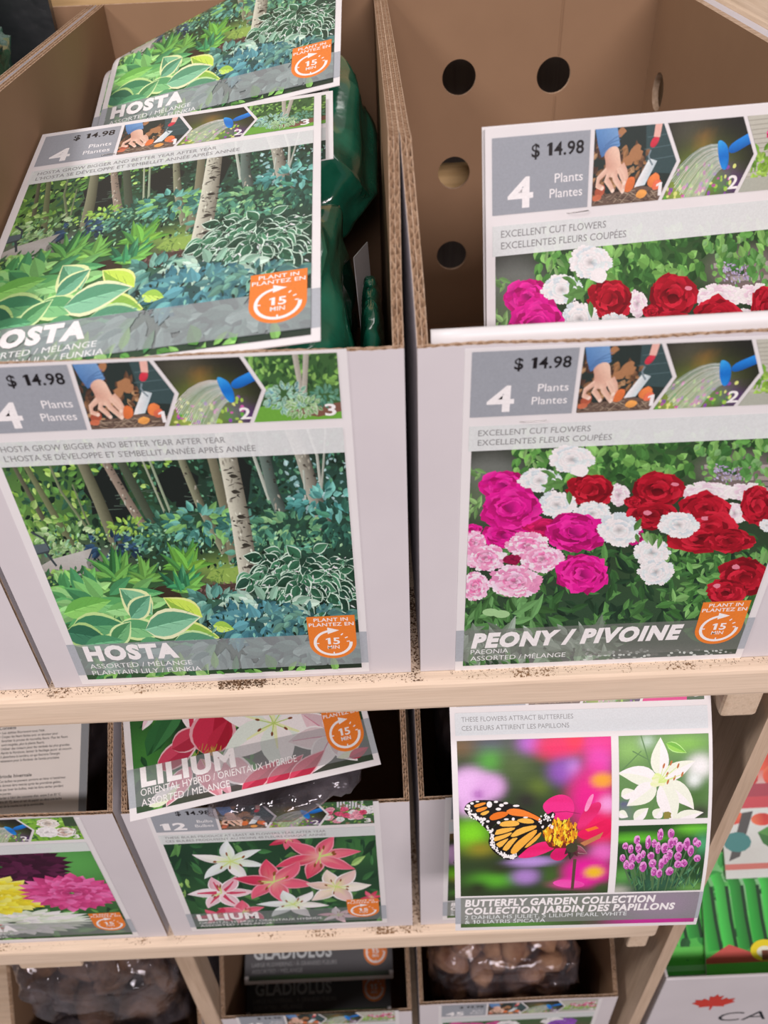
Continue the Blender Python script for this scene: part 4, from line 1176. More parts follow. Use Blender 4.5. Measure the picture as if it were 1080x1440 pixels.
    for x, y, rx, ry in sorted(heads, key=lambda h: h[1]):
        a.stroke([(x, y + ry), (x + (330 - x) * .25, y + 170)], 9, 8, '#4f6a45')
        a.ell(x, y, rx, ry, ['#c25aa8' if i < 7 else '#e090c8' for i in range(14)], 14, jit=.08)
        a.ell(x + 4, y + 5, rx * .6, ry * .62, '#a8408c', 10, jit=.2)
        for _ in range(7): a.ell(x + random.uniform(-.7, .7) * rx, y + random.uniform(-.7, .7) * ry, 4, 5, random.choice(['#e8a8d8', '#d878bc', '#8f2f78']), 5)
    # tinted title band
    a.T = lambda x, y: (x, y)
    a.zones = [rect_zone(.0055, .012, .2375, .052)]
    a.grid(.0055, .012, .2375, .052, 10, 3, blob_field('#7b7a76', [(.03, .03, .06, .03, '#8a8480', 1), (.2, .035, .05, .03, '#957c90', 1), (.12, .03, .04, .03, '#77766c', 1)]))
    a.zones = [rect_zone(.0055, .0055, .2375, .012)]
    a.grid(.0055, .0055, .2375, .012, 12, 1, blob_field('#3f4a2c', [(.2, .009, .05, .02, '#c02a8a', 2), (.06, .009, .04, .02, '#5a8a3a', 1)]))
    a.zones = [a.whole]
    a.text('BUTTERFLY GARDEN COLLECTION', .0095, .0395, .0098, .0095 + .186, '#efe8ea', .045, .12)
    a.text('COLLECTION JARDIN DES PAPILLONS', .0095, .0275, .0098, .0095 + .206, '#efe8ea', .045, .12)
    a.text('2 DAHLIA HS JULIET, 5 LILIUM PEARL WHITE', .0095, .0195, .0062, .0095 + .160, '#e0d9da', -.002)
    a.text('& 10 LIATRIS SPICATA', .0095, .0118, .0062, .0095 + .080, '#e0d9da', -.002)
    return a

# ---- gladiolus pack fronts, card back, small bulb label, tray, seed packets ---------------
def art_gladiolus():
    random.seed(31)
    a = Art()
    a.tag = 'picture'
    a.zones = [rect_zone(U0, .005, U1, .300)]
    a.T = lambda x, y: (x / 1000, y / 1000)
    a.grid(6, 5, 235, 300, 12, 16, blob_field('#2f2e30', [(120, 240, 110, 40, '#4a5a34', 1), (60, 200, 60, 50, '#5a2438', 1), (180, 140, 50, 60, '#6a2c48', 1), (120, 9, 120, 6, '#3f6a2c', 2)]))
    a.scatter(60, 10, 60, 230, 290, 14, 34, ['#5a2a3c', '#6a3a4c', '#3f5a34', '#7a5a4c'], .5)
    a.zones = [a.whole]
    a.raw([(0, .012), (.241, .012), (.241, .062), (0, .062)], '#4b4649')
    a.T = lambda x, y: (x, y)
    a.text('GLADIOLUS', .014, .036, .0185, .142, '#b9b3b5', .03)
    a.text('LARGE FLOWERING / À GRANDES FLEURS', .0115, .0245, .0062, .150, '#8d8789')
    a.text('ASSORTED / MÉLANGE', .0115, .0150, .0062, .094, '#8d8789')
    badge(a)
    return a
def art_back():
    a = Art()
    one = ["• Les dahlias fleurissent tout l'été.", '• Couper les fleurs fanées avec un sécateur pour', '  favoriser la pousse de nouvelles fleurs. Plus les fleurs', '  sont coupées, plus la plante fleurit.',
           '• Utiliser des tuteurs pour les variétés les plus grandes.', '• Après la floraison, laisser le feuillage jaunir et mourir.', "  Il absorbera la lumière, ce qui fournira l'énergie", "  nécessaire pour la floraison de l'année prochaine."]
    two = ["• Ces bulbes ne peuvent survivre en hiver à l'extérieur.", '  Ils doivent être rentrés après les premières gelées.', '  Ne pas laver les bulbes, mais les faire sécher pendant', '  une journée.',
           "  Garder à l'abri des courants d'air, entre 5 et 10 °C", '  (40 à 50 °F), dans un sac de papier ou dans une boîte', '  avec de la tourbe ou de la vermiculite.']
    u, sp = .1430, .0043
    for head, lines, v in (('Conseils', one, .0965), ('Période hivernale', two, .0450)):
        a.text(head, u - .001, v, .0036, u + len(head) * .0022, '#3f3937', .012)
        for k, t in enumerate(lines):
            a.text(t.strip(), u + (.0 if t[0] == '•' else .0022), v - sp * (k + 1.1), .0026, u + len(t.strip()) * .00134, '#3f3937', .006)
    a.tag = 'picture'
    a.raw([(.2325, 0), (.241, 0), (.241, .309), (.2325, .309)], '#7d787b')
    return a
def art_bulbs(third='peony', count='45'):
    random.seed(77)
    a = Art()
    label_frame(a, count, ('Bulbs', 'Bulbes'), None, None, None, third)
    picture_zones(a)
    a.tag = 'picture'
    a.T = lambda x, y: (x / 1000, y / 1000)
    a.grid(0, 0, 241, 250, 12, 12, blob_field('#3c5a34', [(60, 100, 60, 60, '#6a3a6a', 1), (180, 120, 60, 60, '#a83a6a', 1)]))
    for _ in range(30): a.petalblob(random.uniform(20, 225), random.uniform(60, 220), 16, 16, random.choice([['#c84a86'], ['#e8d8dc'], ['#8a4aa8']]), 3, 9)
    a.T = lambda x, y: (x, y)
    return a

# ------------------------------------------------------------------ building blocks
def rot_vec(w):
    w = Vector(w); t = w.length
    return np.array(Matrix.Rotation(t, 3, w)) if t > 1e-9 else np.eye(3)
def sheet_map(par, Wc=W_CARD, v0=0.15, curl=None, st=0.008):
    """a card in space: rotation vector, centre, curvature along its height, optional corner curled away.
    Bends are facetted every st metres so that card and ink share the same flat facets."""
    Rm = rot_vec(par[:3]); T = np.array(par[3:6]); k = par[6]
    def facet(d, fn):
        q = d / st; i = np.floor(q + 1e-9); f = q - i
        return fn(i * st) * (1 - f) + fn((i + 1) * st) * f
    def f(u, v, h):
        u = np.asarray(u, float); v = np.asarray(v, float); h = np.asarray(h, float) + 0 * u
        if curl:
            va, vb, rad, amax = curl
            th = math.atan2(vb - va, Wc); nu, nv = -math.sin(th), math.cos(th)
            d = u * nu + (v - va) * nv
            ang = lambda x: np.clip(x / rad, 0, amax)
            rest = lambda x: np.clip(x - rad * amax, 0, None)
            along = facet(d, lambda x: np.where(x > 0, rad * np.sin(ang(x)) + rest(x) * np.cos(ang(x)), x))
            drop = facet(d, lambda x: rad * (1 - np.cos(ang(x))) + rest(x) * np.sin(ang(x)))
            ph = ang((np.floor(d / st + 1e-9) + .5) * st)
            e = along - d + h * np.sin(ph)
            u = u + e * nu; v = v + e * nv
            h = h * np.cos(ph) - drop
        s = v - v0
        if abs(k) < 1e-6: y, z, ny, nz = 0 * s, s, -np.ones_like(s), 0 * s
        else:
            y = facet(v, lambda x: (1 - np.cos(k * (x - v0))) / k); z = facet(v, lambda x: np.sin(k * (x - v0)) / k)
            m = (np.floor(v / st + 1e-9) + .5) * st - v0
            ny, nz = -np.cos(k * m), np.sin(k * m)
        P = np.stack([u - Wc / 2, y + h * ny, z + h * nz], 1)
        return P @ Rm.T + T
    if curl: f.cut = (-math.sin(math.atan2(curl[1] - curl[0], Wc)), math.cos(math.atan2(curl[1] - curl[0], Wc)), curl[0] * math.cos(math.atan2(curl[1] - curl[0], Wc)), st)
    elif abs(k) > 1e-6: f.cut = (0.0, 1.0, 0.0, st)
    else: f.cut = None
    return f
def flat_map(x0, Y, z0, sv=1.0):
    return lambda u, v, h: np.stack([x0 + np.asarray(u), Y - np.asarray(h) + 0 * np.asarray(u), z0 + np.asarray(v) * sv], 1)
def sheet(name, mapfn, parent, mat=None, Wc=W_CARD, Hc=H_CARD, th=0.0006, v_lo=0.0):
    full = [(0.0, v_lo, 0, 0, 0), (Wc, v_lo, 0, 0, 0), (Wc, Hc, 0, 0, 0), (0.0, Hc, 0, 0, 0)]
    cut = getattr(mapfn, 'cut', None)
    parts = [full]
    if cut:
        nu, nv, d0, st = cut
        dd = [p[0] * nu + p[1] * nv - d0 for p in full]
        parts = []
        for k in range(math.floor(min(dd) / st), math.floor(max(dd) / st) + 1):
            Q = clip_half(clip_half(full, -nu, -nv, -(d0 + k * st)), nu, nv, d0 + (k + 1) * st)
            if len(Q) >= 3: parts.append((Q, k))
        parts = [[(p[0] , p[1], k) for p in Q] for Q, k in parts]
    V, F = [], []
    for Q in parts:
        u = np.array([p[0] for p in Q]); v = np.array([p[1] for p in Q])
        if cut:    # evaluate strictly inside this facet
            k = Q[0][2]; d = u * nu + v * nv - d0
            mid = d0 + (k + .5) * st
            e = (np.clip(d, k * st + 1e-7, (k + 1) * st - 1e-7) - d)
            u = u + e * nu; v = v + e * nv
        top = mapfn(u, v, 0.0); bot = mapfn(u, v, -th)
        n = len(Q); b = len(V)
        V += top.tolist() + bot.tolist()
        F.append(tuple(range(b, b + n))); F.append(tuple(range(b + 2 * n - 1, b + n - 1, -1)))
        for i in range(n):
            j = (i + 1) % n
            on = lambda p, q: (abs(p[0] - q[0]) < 1e-9 and (p[0] < 1e-9 or p[0] > Wc - 1e-9)) or (abs(p[1] - q[1]) < 1e-9 and (p[1] < v_lo + 1e-9 or p[1] > Hc - 1e-9))
            if on(Q[i], Q[j]): F.append((b + j, b + i, b + n + i, b + n + j))
    return mk(name, V, F, mat or M['paper'], parent)

def corrugated_wall(name, A, B, zb, zt, t, out, parent, rows=1, torn=None, bow=None, mats=None, pitch=0.0066, seed=1):
    """liners and fluted core of one corrugated board panel; A,B plan points of the outer face, zt(s) the top profile"""
    rnd = random.Random(seed)
    A, B = Vector(A), Vector(B); L = (B - A).length; d = (B - A) / L; out = Vector(out)
    step = pitch / 8; N = int(L / step); S = [L * i / N for i in range(N + 1)]
    lin_t = 0.0005
    offs = [0.0] + [-(t - lin_t) * k / rows for k in range(1, rows)] + [-(t - lin_t)]
    def pt(s, off, z):
        b = bow(s, z) if bow else 0.0
        p = A + d * s + out * (off + b)
        return (p.x, p.y, z)
    V, F, fm = [], [], []
    for q, o in enumerate(offs):
        S2 = S[::3] + ([S[-1]] if S[-1] != S[::3][-1] else [])
        b0 = len(V)
        for s in S2:
            am = torn(s) if torn else 0
            z = zt(s) + (rnd.uniform(-1, .5) * am if am else 0)
            zs = (zb, zb + (z - zb) * .5, z)
            for zz in zs: V.append(pt(s, o, zz))
            for zz in zs: V.append(pt(s, o - lin_t, zz))
        for i in range(len(S2) - 1):
            a, b = b0 + 6 * i, b0 + 6 * i + 6
            for k in (0, 1):
                F.append((a + k, b + k, b + k + 1, a + k + 1)); fm.append(0 if q == 0 else 2)
                F.append((b + k + 3, a + k + 3, a + k + 4, b + k + 4)); fm.append(1 if q == len(offs) - 1 else 2)
            F.append((a + 2, b + 2, b + 5, a + 5)); fm.append(2)
        for i in (0, len(S2) - 1):
            a = b0 + 6 * i
            F.append((a, a + 1, a + 4, a + 3)); fm.append(2); F.append((a + 1, a + 2, a + 5, a + 4)); fm.append(2)
    o = mk(name, V, F, None, parent, mats=mats or [M['white_board'], M['kraft'], M['kraft_edge']], fmat=fm)
    for r in range(rows):
        c = (offs[r] + offs[r + 1] - lin_t) / 2; amp = (abs(offs[r + 1] - offs[r]) - lin_t) / 2
        V, F = [], []; ph = rnd.uniform(0, 6); jit = 0
        for s in S:
            am = torn(s) if torn else 0
            jit = jit * .5 + rnd.uniform(-1, 1) * .5
            w = amp * max(-1, min(1, 1.25 * math.sin(2 * math.pi * s / pitch + ph + (jit * 1.5 if am else 0))))
            z = zt(s) - 0.0004 + (rnd.uniform(-1.2, 1) * am if am else 0)
            for zz in (z - 0.022, z): 
                V.append(pt(s, c + w + .00030, zz)); V.append(pt(s, c + w - .00030, zz))
        for i in range(len(S) - 1):
            a, b = 4 * i, 4 * i + 4
            F += [(a + 2, b + 2, b + 3, a + 3), (a, b, b + 2, a + 2), (b + 1, a + 1, a + 3, b + 3)]
        mk('flute', V, F, M['flute'], o)
    return o
def plate(name, outline, holes, th, mapfn, mats, parent):
    """flat board with round holes, from a filled 2-D curve; mapfn((a,b),depth) -> xyz"""
    cu = bpy.data.curves.new(name, 'CURVE'); cu.dimensions = '2D'; cu.fill_mode = 'BOTH'; cu.extrude = th / 2
    loops = [outline] + [[(cx + r * math.cos(i * math.pi / 16), cy + r * math.sin(i * math.pi / 16)) for i in range(32)] for cx, cy, r in holes]
    for lp in loops:
        sp = cu.splines.new('POLY'); sp.points.add(len(lp) - 1)
        for p, q in zip(sp.points, lp): p.co = (*q, 0, 1)
        sp.use_cyclic_u = True
    tmp = bpy.data.objects.new(name, cu); COL.objects.link(tmp)
    dg = bpy.context.evaluated_depsgraph_get()
    me = tmp.evaluated_get(dg).to_mesh()
    V = [mapfn(v.co.x, v.co.y, v.co.z) for v in me.vertices]; F = [tuple(p.vertices) for p in me.polygons]
    fm = [(0 if p.normal.z > .5 else 1 if p.normal.z < -.5 else 2) for p in me.polygons]
    tmp.evaluated_get(dg).to_mesh_clear(); bpy.data.objects.remove(tmp); bpy.data.curves.remove(cu)
    return mk(name, V, F, None, parent, mats=mats, fmat=fm)

def sack(name, cen, half, rot, seed, mat, parent, amp=0.010, freq=9.0, nu=96, nv=64, power=0.55, pin=None):
    """a crumpled film bag: superquadric pillow with ridged folds"""
    Rm = Matrix.Rotation(rot[2], 3, 'Z') @ Matrix.Rotation(rot[1], 3, 'Y') @ Matrix.Rotation(rot[0], 3, 'X')
    sg = lambda x, p: math.copysign(abs(x) ** p, x)
    V, F = [], []
    for j in range(nv + 1):
        la = -math.pi / 2 + math.pi * j / nv
        for i in range(nu):
            lo = 2 * math.pi * i / nu
            n = Vector((sg(math.cos(la), power) * sg(math.cos(lo), power), sg(math.cos(la), power) * sg(math.sin(lo), power), sg(math.sin(la), power)))
            p = Vector((n.x * half[0], n.y * half[1], n.z * half[2]))
            q = p * freq + Vector((seed * 3.7, seed * 1.3, seed * 7.1))
            w = noise.noise(q * .8 + Vector((9, 4, 1))) * 1.6
            r1 = 1 - abs(noise.noise(Vector((q.x + w, q.y * .45 + w, q.z)))) ** .8 * 2.6
            r2 = 1 - abs(noise.noise(Vector((q.x * 2.2 - w, q.y * 1.3, q.z * 2.2 + w)) + Vector((5, 1, 2)))) * 2.2
            p += n.normalized() * amp * (r1 * .75 + r2 * .6 - .4)
            V.append(tuple(Rm @ p + Vector(cen)))
    for j in range(nv):
        for i in range(nu):
            a, b = j * nu + i, j * nu + (i + 1) % nu
            F.append((a, b, b + nu, a + nu))
    return mk(name, V, F, mat, parent, smooth=True)
def tuber(name, cen, half, seed, mat, parent, n=14, m=9):
    V, F = [], []
    rnd = random.Random(seed); Rm = Matrix.Rotation(rnd.uniform(0, 6), 3, 'Z') @ Matrix.Rotation(rnd.uniform(0, 6), 3, 'X')
    for j in range(m + 1):
        la = -math.pi / 2 + math.pi * j / m
        for i in range(n):
            lo = 2 * math.pi * i / n
            p = Vector((math.cos(la) * math.cos(lo), math.cos(la) * math.sin(lo), math.sin(la)))
            k = 1 + .28 * noise.noise(p * 1.7 + Vector((seed, 0, 0)))
            V.append(tuple(Rm @ Vector((p.x * half[0] * k, p.y * half[1] * k, p.z * half[2] * k)) + Vector(cen)))
    for j in range(m):
        for i in range(n):
            a, b = j * n + i, j * n + (i + 1) % n
            F.append((a, b, b + n, a + n))
    return mk(name, V, F, mat, parent, smooth=True)

def smooth01(x): 
    x = max(0.0, min(1.0, x)); return x * x * (3 - 2 * x)
def carton(name, x0, x1, yf, zb, fh, full, depth, label, holes=False, bowl=0.0, bowr=0.0, seed=1, tear=0.094, tw=0.0068):
    """open display carton: low torn front, side walls rising to the full height"""
    t = empty(name, ((x0 + x1) / 2, yf + depth / 2, zb), label, 'box')
    fr = corrugated_wall('front_panel', (x0, yf), (x1, yf), zb + .0005, lambda s: zb + fh + .0008 * math.sin(s * 40), 0.0042, (0, -1), t, 1, lambda s: .0005, None, None, .0066, seed)
    def prof(y): return zb + fh + (full - fh) * (min(1, y / tear) ** 1.0)
    tornf = lambda y: .0013 if y < tear else 0
    D = depth - .008
    corrugated_wall('side_panel', (x0, yf + depth), (x0, yf + .003), zb, lambda s: prof(depth - .003 - s), tw, (-1, 0), t, 2, lambda s: tornf(depth - s),
                    (lambda s, z: bowl * smooth01((depth - s) / .12) * smooth01((z - zb) / .35)) , None, .0066, seed + 1)
    if holes:
        yc = yf
        xo = x1
        out = [(.003, zb), (depth, zb), (depth, zb + full)] + [(tear * (1 + .0), zb + full), (.003, zb + fh)]
        plate('side_panel', out, [(.557, zb + .302, .0195), (.394, zb + .302, .0195)], tw, lambda a, b, c: (xo - tw / 2 + c + bowr * smooth01(a / .12) * smooth01((b - zb) / .35), yf + a, b), [M['white_board'], M['kraft'], M['kraft_edge']], t)
        plate('back_panel', [(x0 + .002, zb), (x1 - .002, zb), (x1 - .002, zb + full), (x0 + .002, zb + full)], [(.089, zb + .314, .0195), (.198, zb + .312, .0195), (.085, zb + .207, .0195), (.084, zb + .101, .0195)], .0045,
              lambda a, b, c: (a, yf + depth - .002 + c, b), [M['white_board'], M['kraft'], M['kraft_edge']], t)
        # overlapping back flap right of the manufacturer's joint, and the two floor flaps
        for z0_, z1_ in ((zb + .333, zb + full - .002), (zb + .002, zb + .291)):
            board('crease', (.2005, yf + depth - .0052, z0_), (.2022, yf + depth - .0040, z1_), M['kraft'], t, .0004, 1)
        board('side_flap', (x1 + .001, yf + .06, zb + full - .006), (x1 + .015, yf + depth - .02, zb + full - .002), M['white_board'], t, .0008, 1)
        board('floor_flap', (x0 + .006, yf + .005, zb + .0005), (.150, yf + depth - .006, zb + .004), M['kraft'], t, 0.0008, 1)
        board('floor_flap', (.092, yf + .005, zb + .0035), (x1 - .007, yf + depth - .02, zb + .0085), M['kraft'], t, 0.0008, 1)
    else:
        corrugated_wall('side_panel', (x1, yf + .003), (x1, yf + depth), zb, lambda s: prof(s), tw, (1, 0), t, 2, lambda s: tornf(s),
                        (lambda s, z: bowr * smooth01(s / .12) * smooth01((z - zb) / .35)), None, .0066, seed + 2)
        corrugated_wall('back_panel', (x1 - .002, yf + depth), (x0 + .002, yf + depth), zb, lambda s: zb + full, .0045, (0, 1), t, 1, None, None, None, .0066, seed + 3)
        board('floor_flap', (x0 + .006, yf + .005, zb + .0005), (x1 - .006, yf + depth - .006, zb + .004), M['kraft'], t, 0.0008, 1)
    return t
def front_label(box, art, x0, Y, z0, sv=1.0, top=0.305):
    mp = flat_map(x0, Y, z0, sv)
    lab = sheet('front_label', mp, box, None, W_CARD, top, .0003)
    lay_print(art, mp, lab, M['print_matte'], None)
    return lab
def staple(parent, mapfn, u, v, ln=.012, ang=0.0):
    V, F = [], []; r = .00035
    pts = []
    for i in range(7):
        q = i / 6 - .5
        pts.append((u + math.cos(ang) * q * ln, v + math.sin(ang) * q * ln, .0004 + .0006 * (1 - abs(q * 2) ** 4)))
    for (a, b, h) in pts:
        for k in range(5):
            th = 2 * math.pi * k / 5
            V.append(tuple(mapfn(np.array([a]), np.array([b + r * math.cos(th)]), np.array([h + r * math.sin(th)]))[0]))
    for i in range(6):
        for k in range(5):
            a, b = i * 5 + k, i * 5 + (k + 1) % 5
            F.append((a, b, b + 5, a + 5))
    mk('staple', V, F, M['metal'], parent, True)

# ------------------------------------------------------------------ the setting
tag(board('floor', (-3, -5, -1.42), (3, 1.6, -1.40), M['floor'], None, 0), kind='structure')
tag(board('wall_back', (-3, 1.60, -1.42), (3, 1.68, 2.8), M['wall'], None, 0), kind='structure')
Z2, Z3 = -0.510, -1.070
rack = empty('display_rack', (0, .33, -1.40), 'pale pine display rack with shelves carrying the bulb boxes', 'rack')
board('shelf_board', (-1.0, -.013, -.037), (.345, .66, 0.0), M['shelf'], rack, .006, 3)
board('shelf_board', (-1.0, .003, Z2 - .038), (.300, .66, Z2), M['shelf'], rack, .006, 3)
board('shelf_board', (-1.0, .020, Z3 - .036), (.300, .66, Z3), M['wood_x'], rack, .006, 3)
board('back_rail', (-1.0, .664, .385), (.345, .690, .62), M['plywood'], rack, .001, 1)
board('back_slat', (-1.0, .664, .158), (.345, .676, .197), M['plywood'], rack, .001, 1)
board('back_slat', (-1.0, .664, -.60), (.345, .676, -.50), M['plywood'], rack, .001, 1)
board('back_panel', (-1.0, .800, -1.40), (.345, .812, .62), M['gap_shade'], rack, .001, 1)  # added board, coloured dark so the carton holes open onto shade
def end_panel(x_top, x_bot, z_top, z_bot, th, y0, y1, mat, nm='end_panel'):
    V = []
    for z, x in ((z_bot, x_bot), (z_top, x_top)):
        V += [(x, y0, z), (x + th, y0, z), (x + th, y1, z), (x, y1, z)]
    F = [(0, 1, 2, 3)[::-1], (4, 5, 6, 7), (0, 1, 5, 4), (1, 2, 6, 5), (2, 3, 7, 6), (3, 0, 4, 7)]
    return mk(nm, V, F, mat, rack)
end_panel(.3215, .2990, -.037, -1.40, .0155, .000, .66, M['wood_z'])
board('cleat', (.278, .004, -.090), (.312, .62, -.037), M['wood_y'], rack, .004, 2)
board('cleat', (.270, .010, Z2 - .082), (.296, .62, Z2 - .038), M['wood_y'], rack, .003, 2)
board('cleat', (-.510, .006, Z2 - .056), (-.430, .10, Z2 - .038), M['wood_x'], rack, .003, 2)
board('post', (-.322, .022, Z3), (-.297, .060, Z2 - .038), M['wood_z'], rack, .003, 2)
board('rail', (.328, .05, .372), (.43, .66, .404), M['wood_y'], rack, .004, 2)
board('rail_post', (.330, .612, -1.40), (.366, .650, .372), M['wood_z'], rack, .003, 2)

# ------------------------------------------------------------------ printed designs
A_HOSTA, A_PEONY, A_LIL, A_DAH, A_BUT = art_hosta(), art_peony(), art_lilium(), art_dahlia(), art_butterfly()
A_LILC, A_GLAD, A_BACK, A_B45 = art_lilium_close(), art_gladiolus(), art_back(), art_bulbs()

# ------------------------------------------------------------------ cartons
b_hosta = carton('cardboard_box', -.303, -.003, 0.0, 0.0, .308, .402, .61, 'white carton of hosta packs with a torn low front', bowl=.002, bowr=.0035, seed=3)
front_label(b_hosta, A_HOSTA, -.279, -.0004, .004)
b_peony = carton('cardboard_box', .005, .313, 0.0, 0.0, .307, .402, .61, 'white carton with the peony label, nearly empty inside', holes=True, bowl=.0045, seed=9)
lp = front_label(b_peony, A_PEONY, .034, -.0004, .0)
staple(lp, flat_map(.034, -.0004, 0), .046, .2505, .0175, .02)
b_left = carton('cardboard_box', -.613, -.3085, 0.0, 0.0, .308, .402, .61, 'white carton beside the hosta carton with green and black packs', bowr=.001, seed=15)
front_label(b_left, A_DAH, -.590, -.0004, .004)
Y2 = .015
b_lil = carton('cardboard_box', -.304, -.007, Y2, Z2, .285, .425, .60, 'white carton with the lilium label on the middle shelf', seed=21, tear=.16, tw=.0055)
front_label(b_lil, A_LIL, -.2795, Y2 - .0004, Z2 + .012, .92, .300)
b_but = carton('cardboard_box', .003, .290, Y2, Z2, .285, .414, .60, 'white carton behind the hanging butterfly garden card', seed=27, tear=.16, tw=.0055)
front_label(b_but, A_BUT, .030, Y2 - .0004, Z2 + .012, .92, .300)
b_dah = carton('cardboard_box', -.612, -.3125, Y2, Z2, .287, .425, .60, 'white carton with the dahlia label on the middle shelf', seed=33, tear=.16, tw=.0055)
front_label(b_dah, A_DAH, -.588, Y2 - .0004, Z2 + .006, .92, .300)
Y3 = .022
b_glad = carton('cardboard_box', -.294, -.012, Y3, Z3, .262, .430, .58, 'carton of gladiolus packs on the lowest shelf', seed=39, tear=.16, tw=.0055)
front_label(b_glad, A_B45, -.272, Y3 - .0004, Z3 + .002, .88, .300)
b_bulb = carton('cardboard_box', .000, .291, Y3, Z3, .282, .430, .58, 'carton holding a clear bag of bulbs on the lowest shelf', seed=45, tear=.16, tw=.0055)
front_label(b_bulb, A_B45, .028, Y3 - .0004, Z3 + .010, .88, .300)

b_root = carton('cardboard_box', -.622, -.332, Y3, Z3, .205, .430, .58, 'carton around the clear bag of roots on the lowest shelf', seed=51, tear=.16, tw=.0055)
front_label(b_root, A_B45, -.600, Y3 - .0004, Z3 + .002, .64, .300)

for bx_ in (b_glad, b_bulb, b_root):      # letters a few pixels high, printed as one
    for ch in bx_.children:
        for g in ch.children:
            if g.name.startswith('lettering'): g['kind'] = 'stuff'

# ------------------------------------------------------------------ hosta packs
BAGS = 'green bagged hosta packs in the carton'
def pack(name, par, label, art, group=None, curl=None, vmin=-1, Hc=H_CARD, v_lo=0.0, mat=None, cat='pack', st=.008):
    t = empty(name, par[3:6], label, cat, group)
    mp = sheet_map(par, curl=curl, st=st)
    c = sheet('header_card', mp, t, None, W_CARD, Hc, .0007, v_lo)
    if art is not None: lay_print(art, mp, c, mat, mp.cut, vmin if v_lo == 0 else v_lo, Hc if Hc < H_CARD - .002 else 9)
    return t, c, mp
PA = [-1.3559, -.0752, -.0792, -.1748, .1522, .3339, .1123]
pA, cA, mA = pack('hosta_pack', PA, 'front hosta pack lying face up with its whole picture showing', A_HOSTA)
sack('bag', (-.162, .155, .262), (.118, .126, .040), (.20, -.08, 0), 2, M['green_plastic'], pA, .016, 11)
staple(cA, mA, .0665, .2565, .012)
PB = [-1.2197, -.1081, -.2062, -.1554, .5119, .3986, 0.0]
pB, cB, mB = pack('hosta_pack', PB, 'rear hosta pack with its card curling away at the top', A_HOSTA, curl=(.118, .236, .045, 1.5), st=.006, Hc=.25)
sack('bag', (-.136, .424, .288), (.118, .142, .044), (.33, -.20, -.08), 5, M['green_plastic'], pB, .012, 9)
_o = rot_vec(PB[:3]) @ np.array([-.012, .006, 0.0])      # tucked 6 mm under the rear card, 12 mm to its side
PB2 = list(PB); PB2[3] += _o[0]; PB2[4] += _o[1]; PB2[5] += _o[2]
pB2, cB2, mB2 = pack('hosta_pack', PB2, 'hosta pack whose card shows only as a strip beside the rear card', A_HOSTA, curl=(.1121, .2301, .039, 1.5), st=.006, Hc=.25)
sack('bag', (-.155, .470, .094), (.108, .104, .070), (.10, -.05, -.1), 8, M['green_plastic'], pB2, .010, 9)
PA2 = list(PA); PA2[3] += .009; PA2[4] += .016; PA2[5] -= .003
pA2, cA2, mA2 = pack('hosta_pack', PA2, 'hosta pack under the front pack with a white card edge showing', A_HOSTA, v_lo=.20)
sack('bag', (-.186, .150, .103), (.086, .108, .078), (.10, -.04, 0), 11, M['green_plastic'], pA2, .011, 10)
pC = empty('hosta_pack', (-.05, .07, .1), 'small dark green bag standing low beside the carton wall', 'pack')
sack('bag', (-.0225, .180, .133), (.0095, .078, .122), (0, 0, 0), 13, M['green_plastic'], pC, .0026, 22)
pmp = sheet_map([-.08, 0, 1.25, -.0300, .286, .250, 0], .040)
sheet('header_card', pmp, pC, None, .040, .15, .0007)

# left carton contents
pl = empty('green_pack', (-.45, .3, .2), 'green plastic pack in the carton beside the hosta carton', 'pack')
sack('bag', (-.450, .362, .250), (.092, .148, .224), (.02, -.02, 0), 17, M['green_plastic'], pl, .016, 10, 96, 64, .38)
pk_ = empty('black_pack', (-.40, .55, .3), 'black pack standing at the back of the neighbouring carton', 'pack')
bmp = sheet_map([-.05, 0, .06, -.402, .560, .350, 0], .116)
sheet('pouch', bmp, pk_, M['black_plastic'], .116, .245, .012, -.195)
sheet('label_edge', lambda u, v, h: bmp(u + .004, v + .150, np.asarray(h) + .0012), pk_, M['metal'], .108, .003, .0008)

# ------------------------------------------------------------------ peony packs
PC = [-.204, -.0158, .1218, .180, .0968, .2438, 0.0]
pp_, cP, mP = pack('peony_pack', PC, 'upright peony pack card leaning back inside the empty carton', A_PEONY)
staple(cP, mP, .064, .2525, .0150, .03)
sheet('card_back', sheet_map([-.204, -.0158, .1218, .1785, .1005, .2438, 0.0]), pp_, M['paper'], W_CARD, H_CARD, .0005)
sack('bag', (.188, .166, .137), (.096, .050, .118), (-.10, 0, .1), 47, M['green_plastic'], pp_, .009, 11)
# second pack: only the rounded white fold of its card looks over the front wall
p2 = empty('peony_pack', (.16, .02, .2), 'peony pack low behind the carton front, only its white folded edge showing', 'pack')
def fold_ridge(x0, x1, y, z, r, parent):
    V, F = [], []; n = 9
    for k, x in enumerate(np.linspace(x0, x1, 13)):
        prof = [(y - r, z - .301)] + [(y - r * math.cos(math.pi * i / n), z - r + r * 1.25 * math.sin(math.pi * i / n)) for i in range(n + 1)] + [(y + r, z - .301)]
        zz = .0035 * (k / 12)
        V += [(x, a, b + zz) for a, b in prof]
    m = n + 3
    for k in range(12):
        for i in range(m - 1):
            a = k * m + i
            F.append((a, a + m, a + m + 1, a + 1))
    F.append(tuple(range(m))); F.append(tuple(range(12 * m, 13 * m))[::-1])
    return mk('header_card', V, F, M['paper'], parent, smooth=True)
fold_ridge(.014, .296, .0105, .3120, .0050, p2)

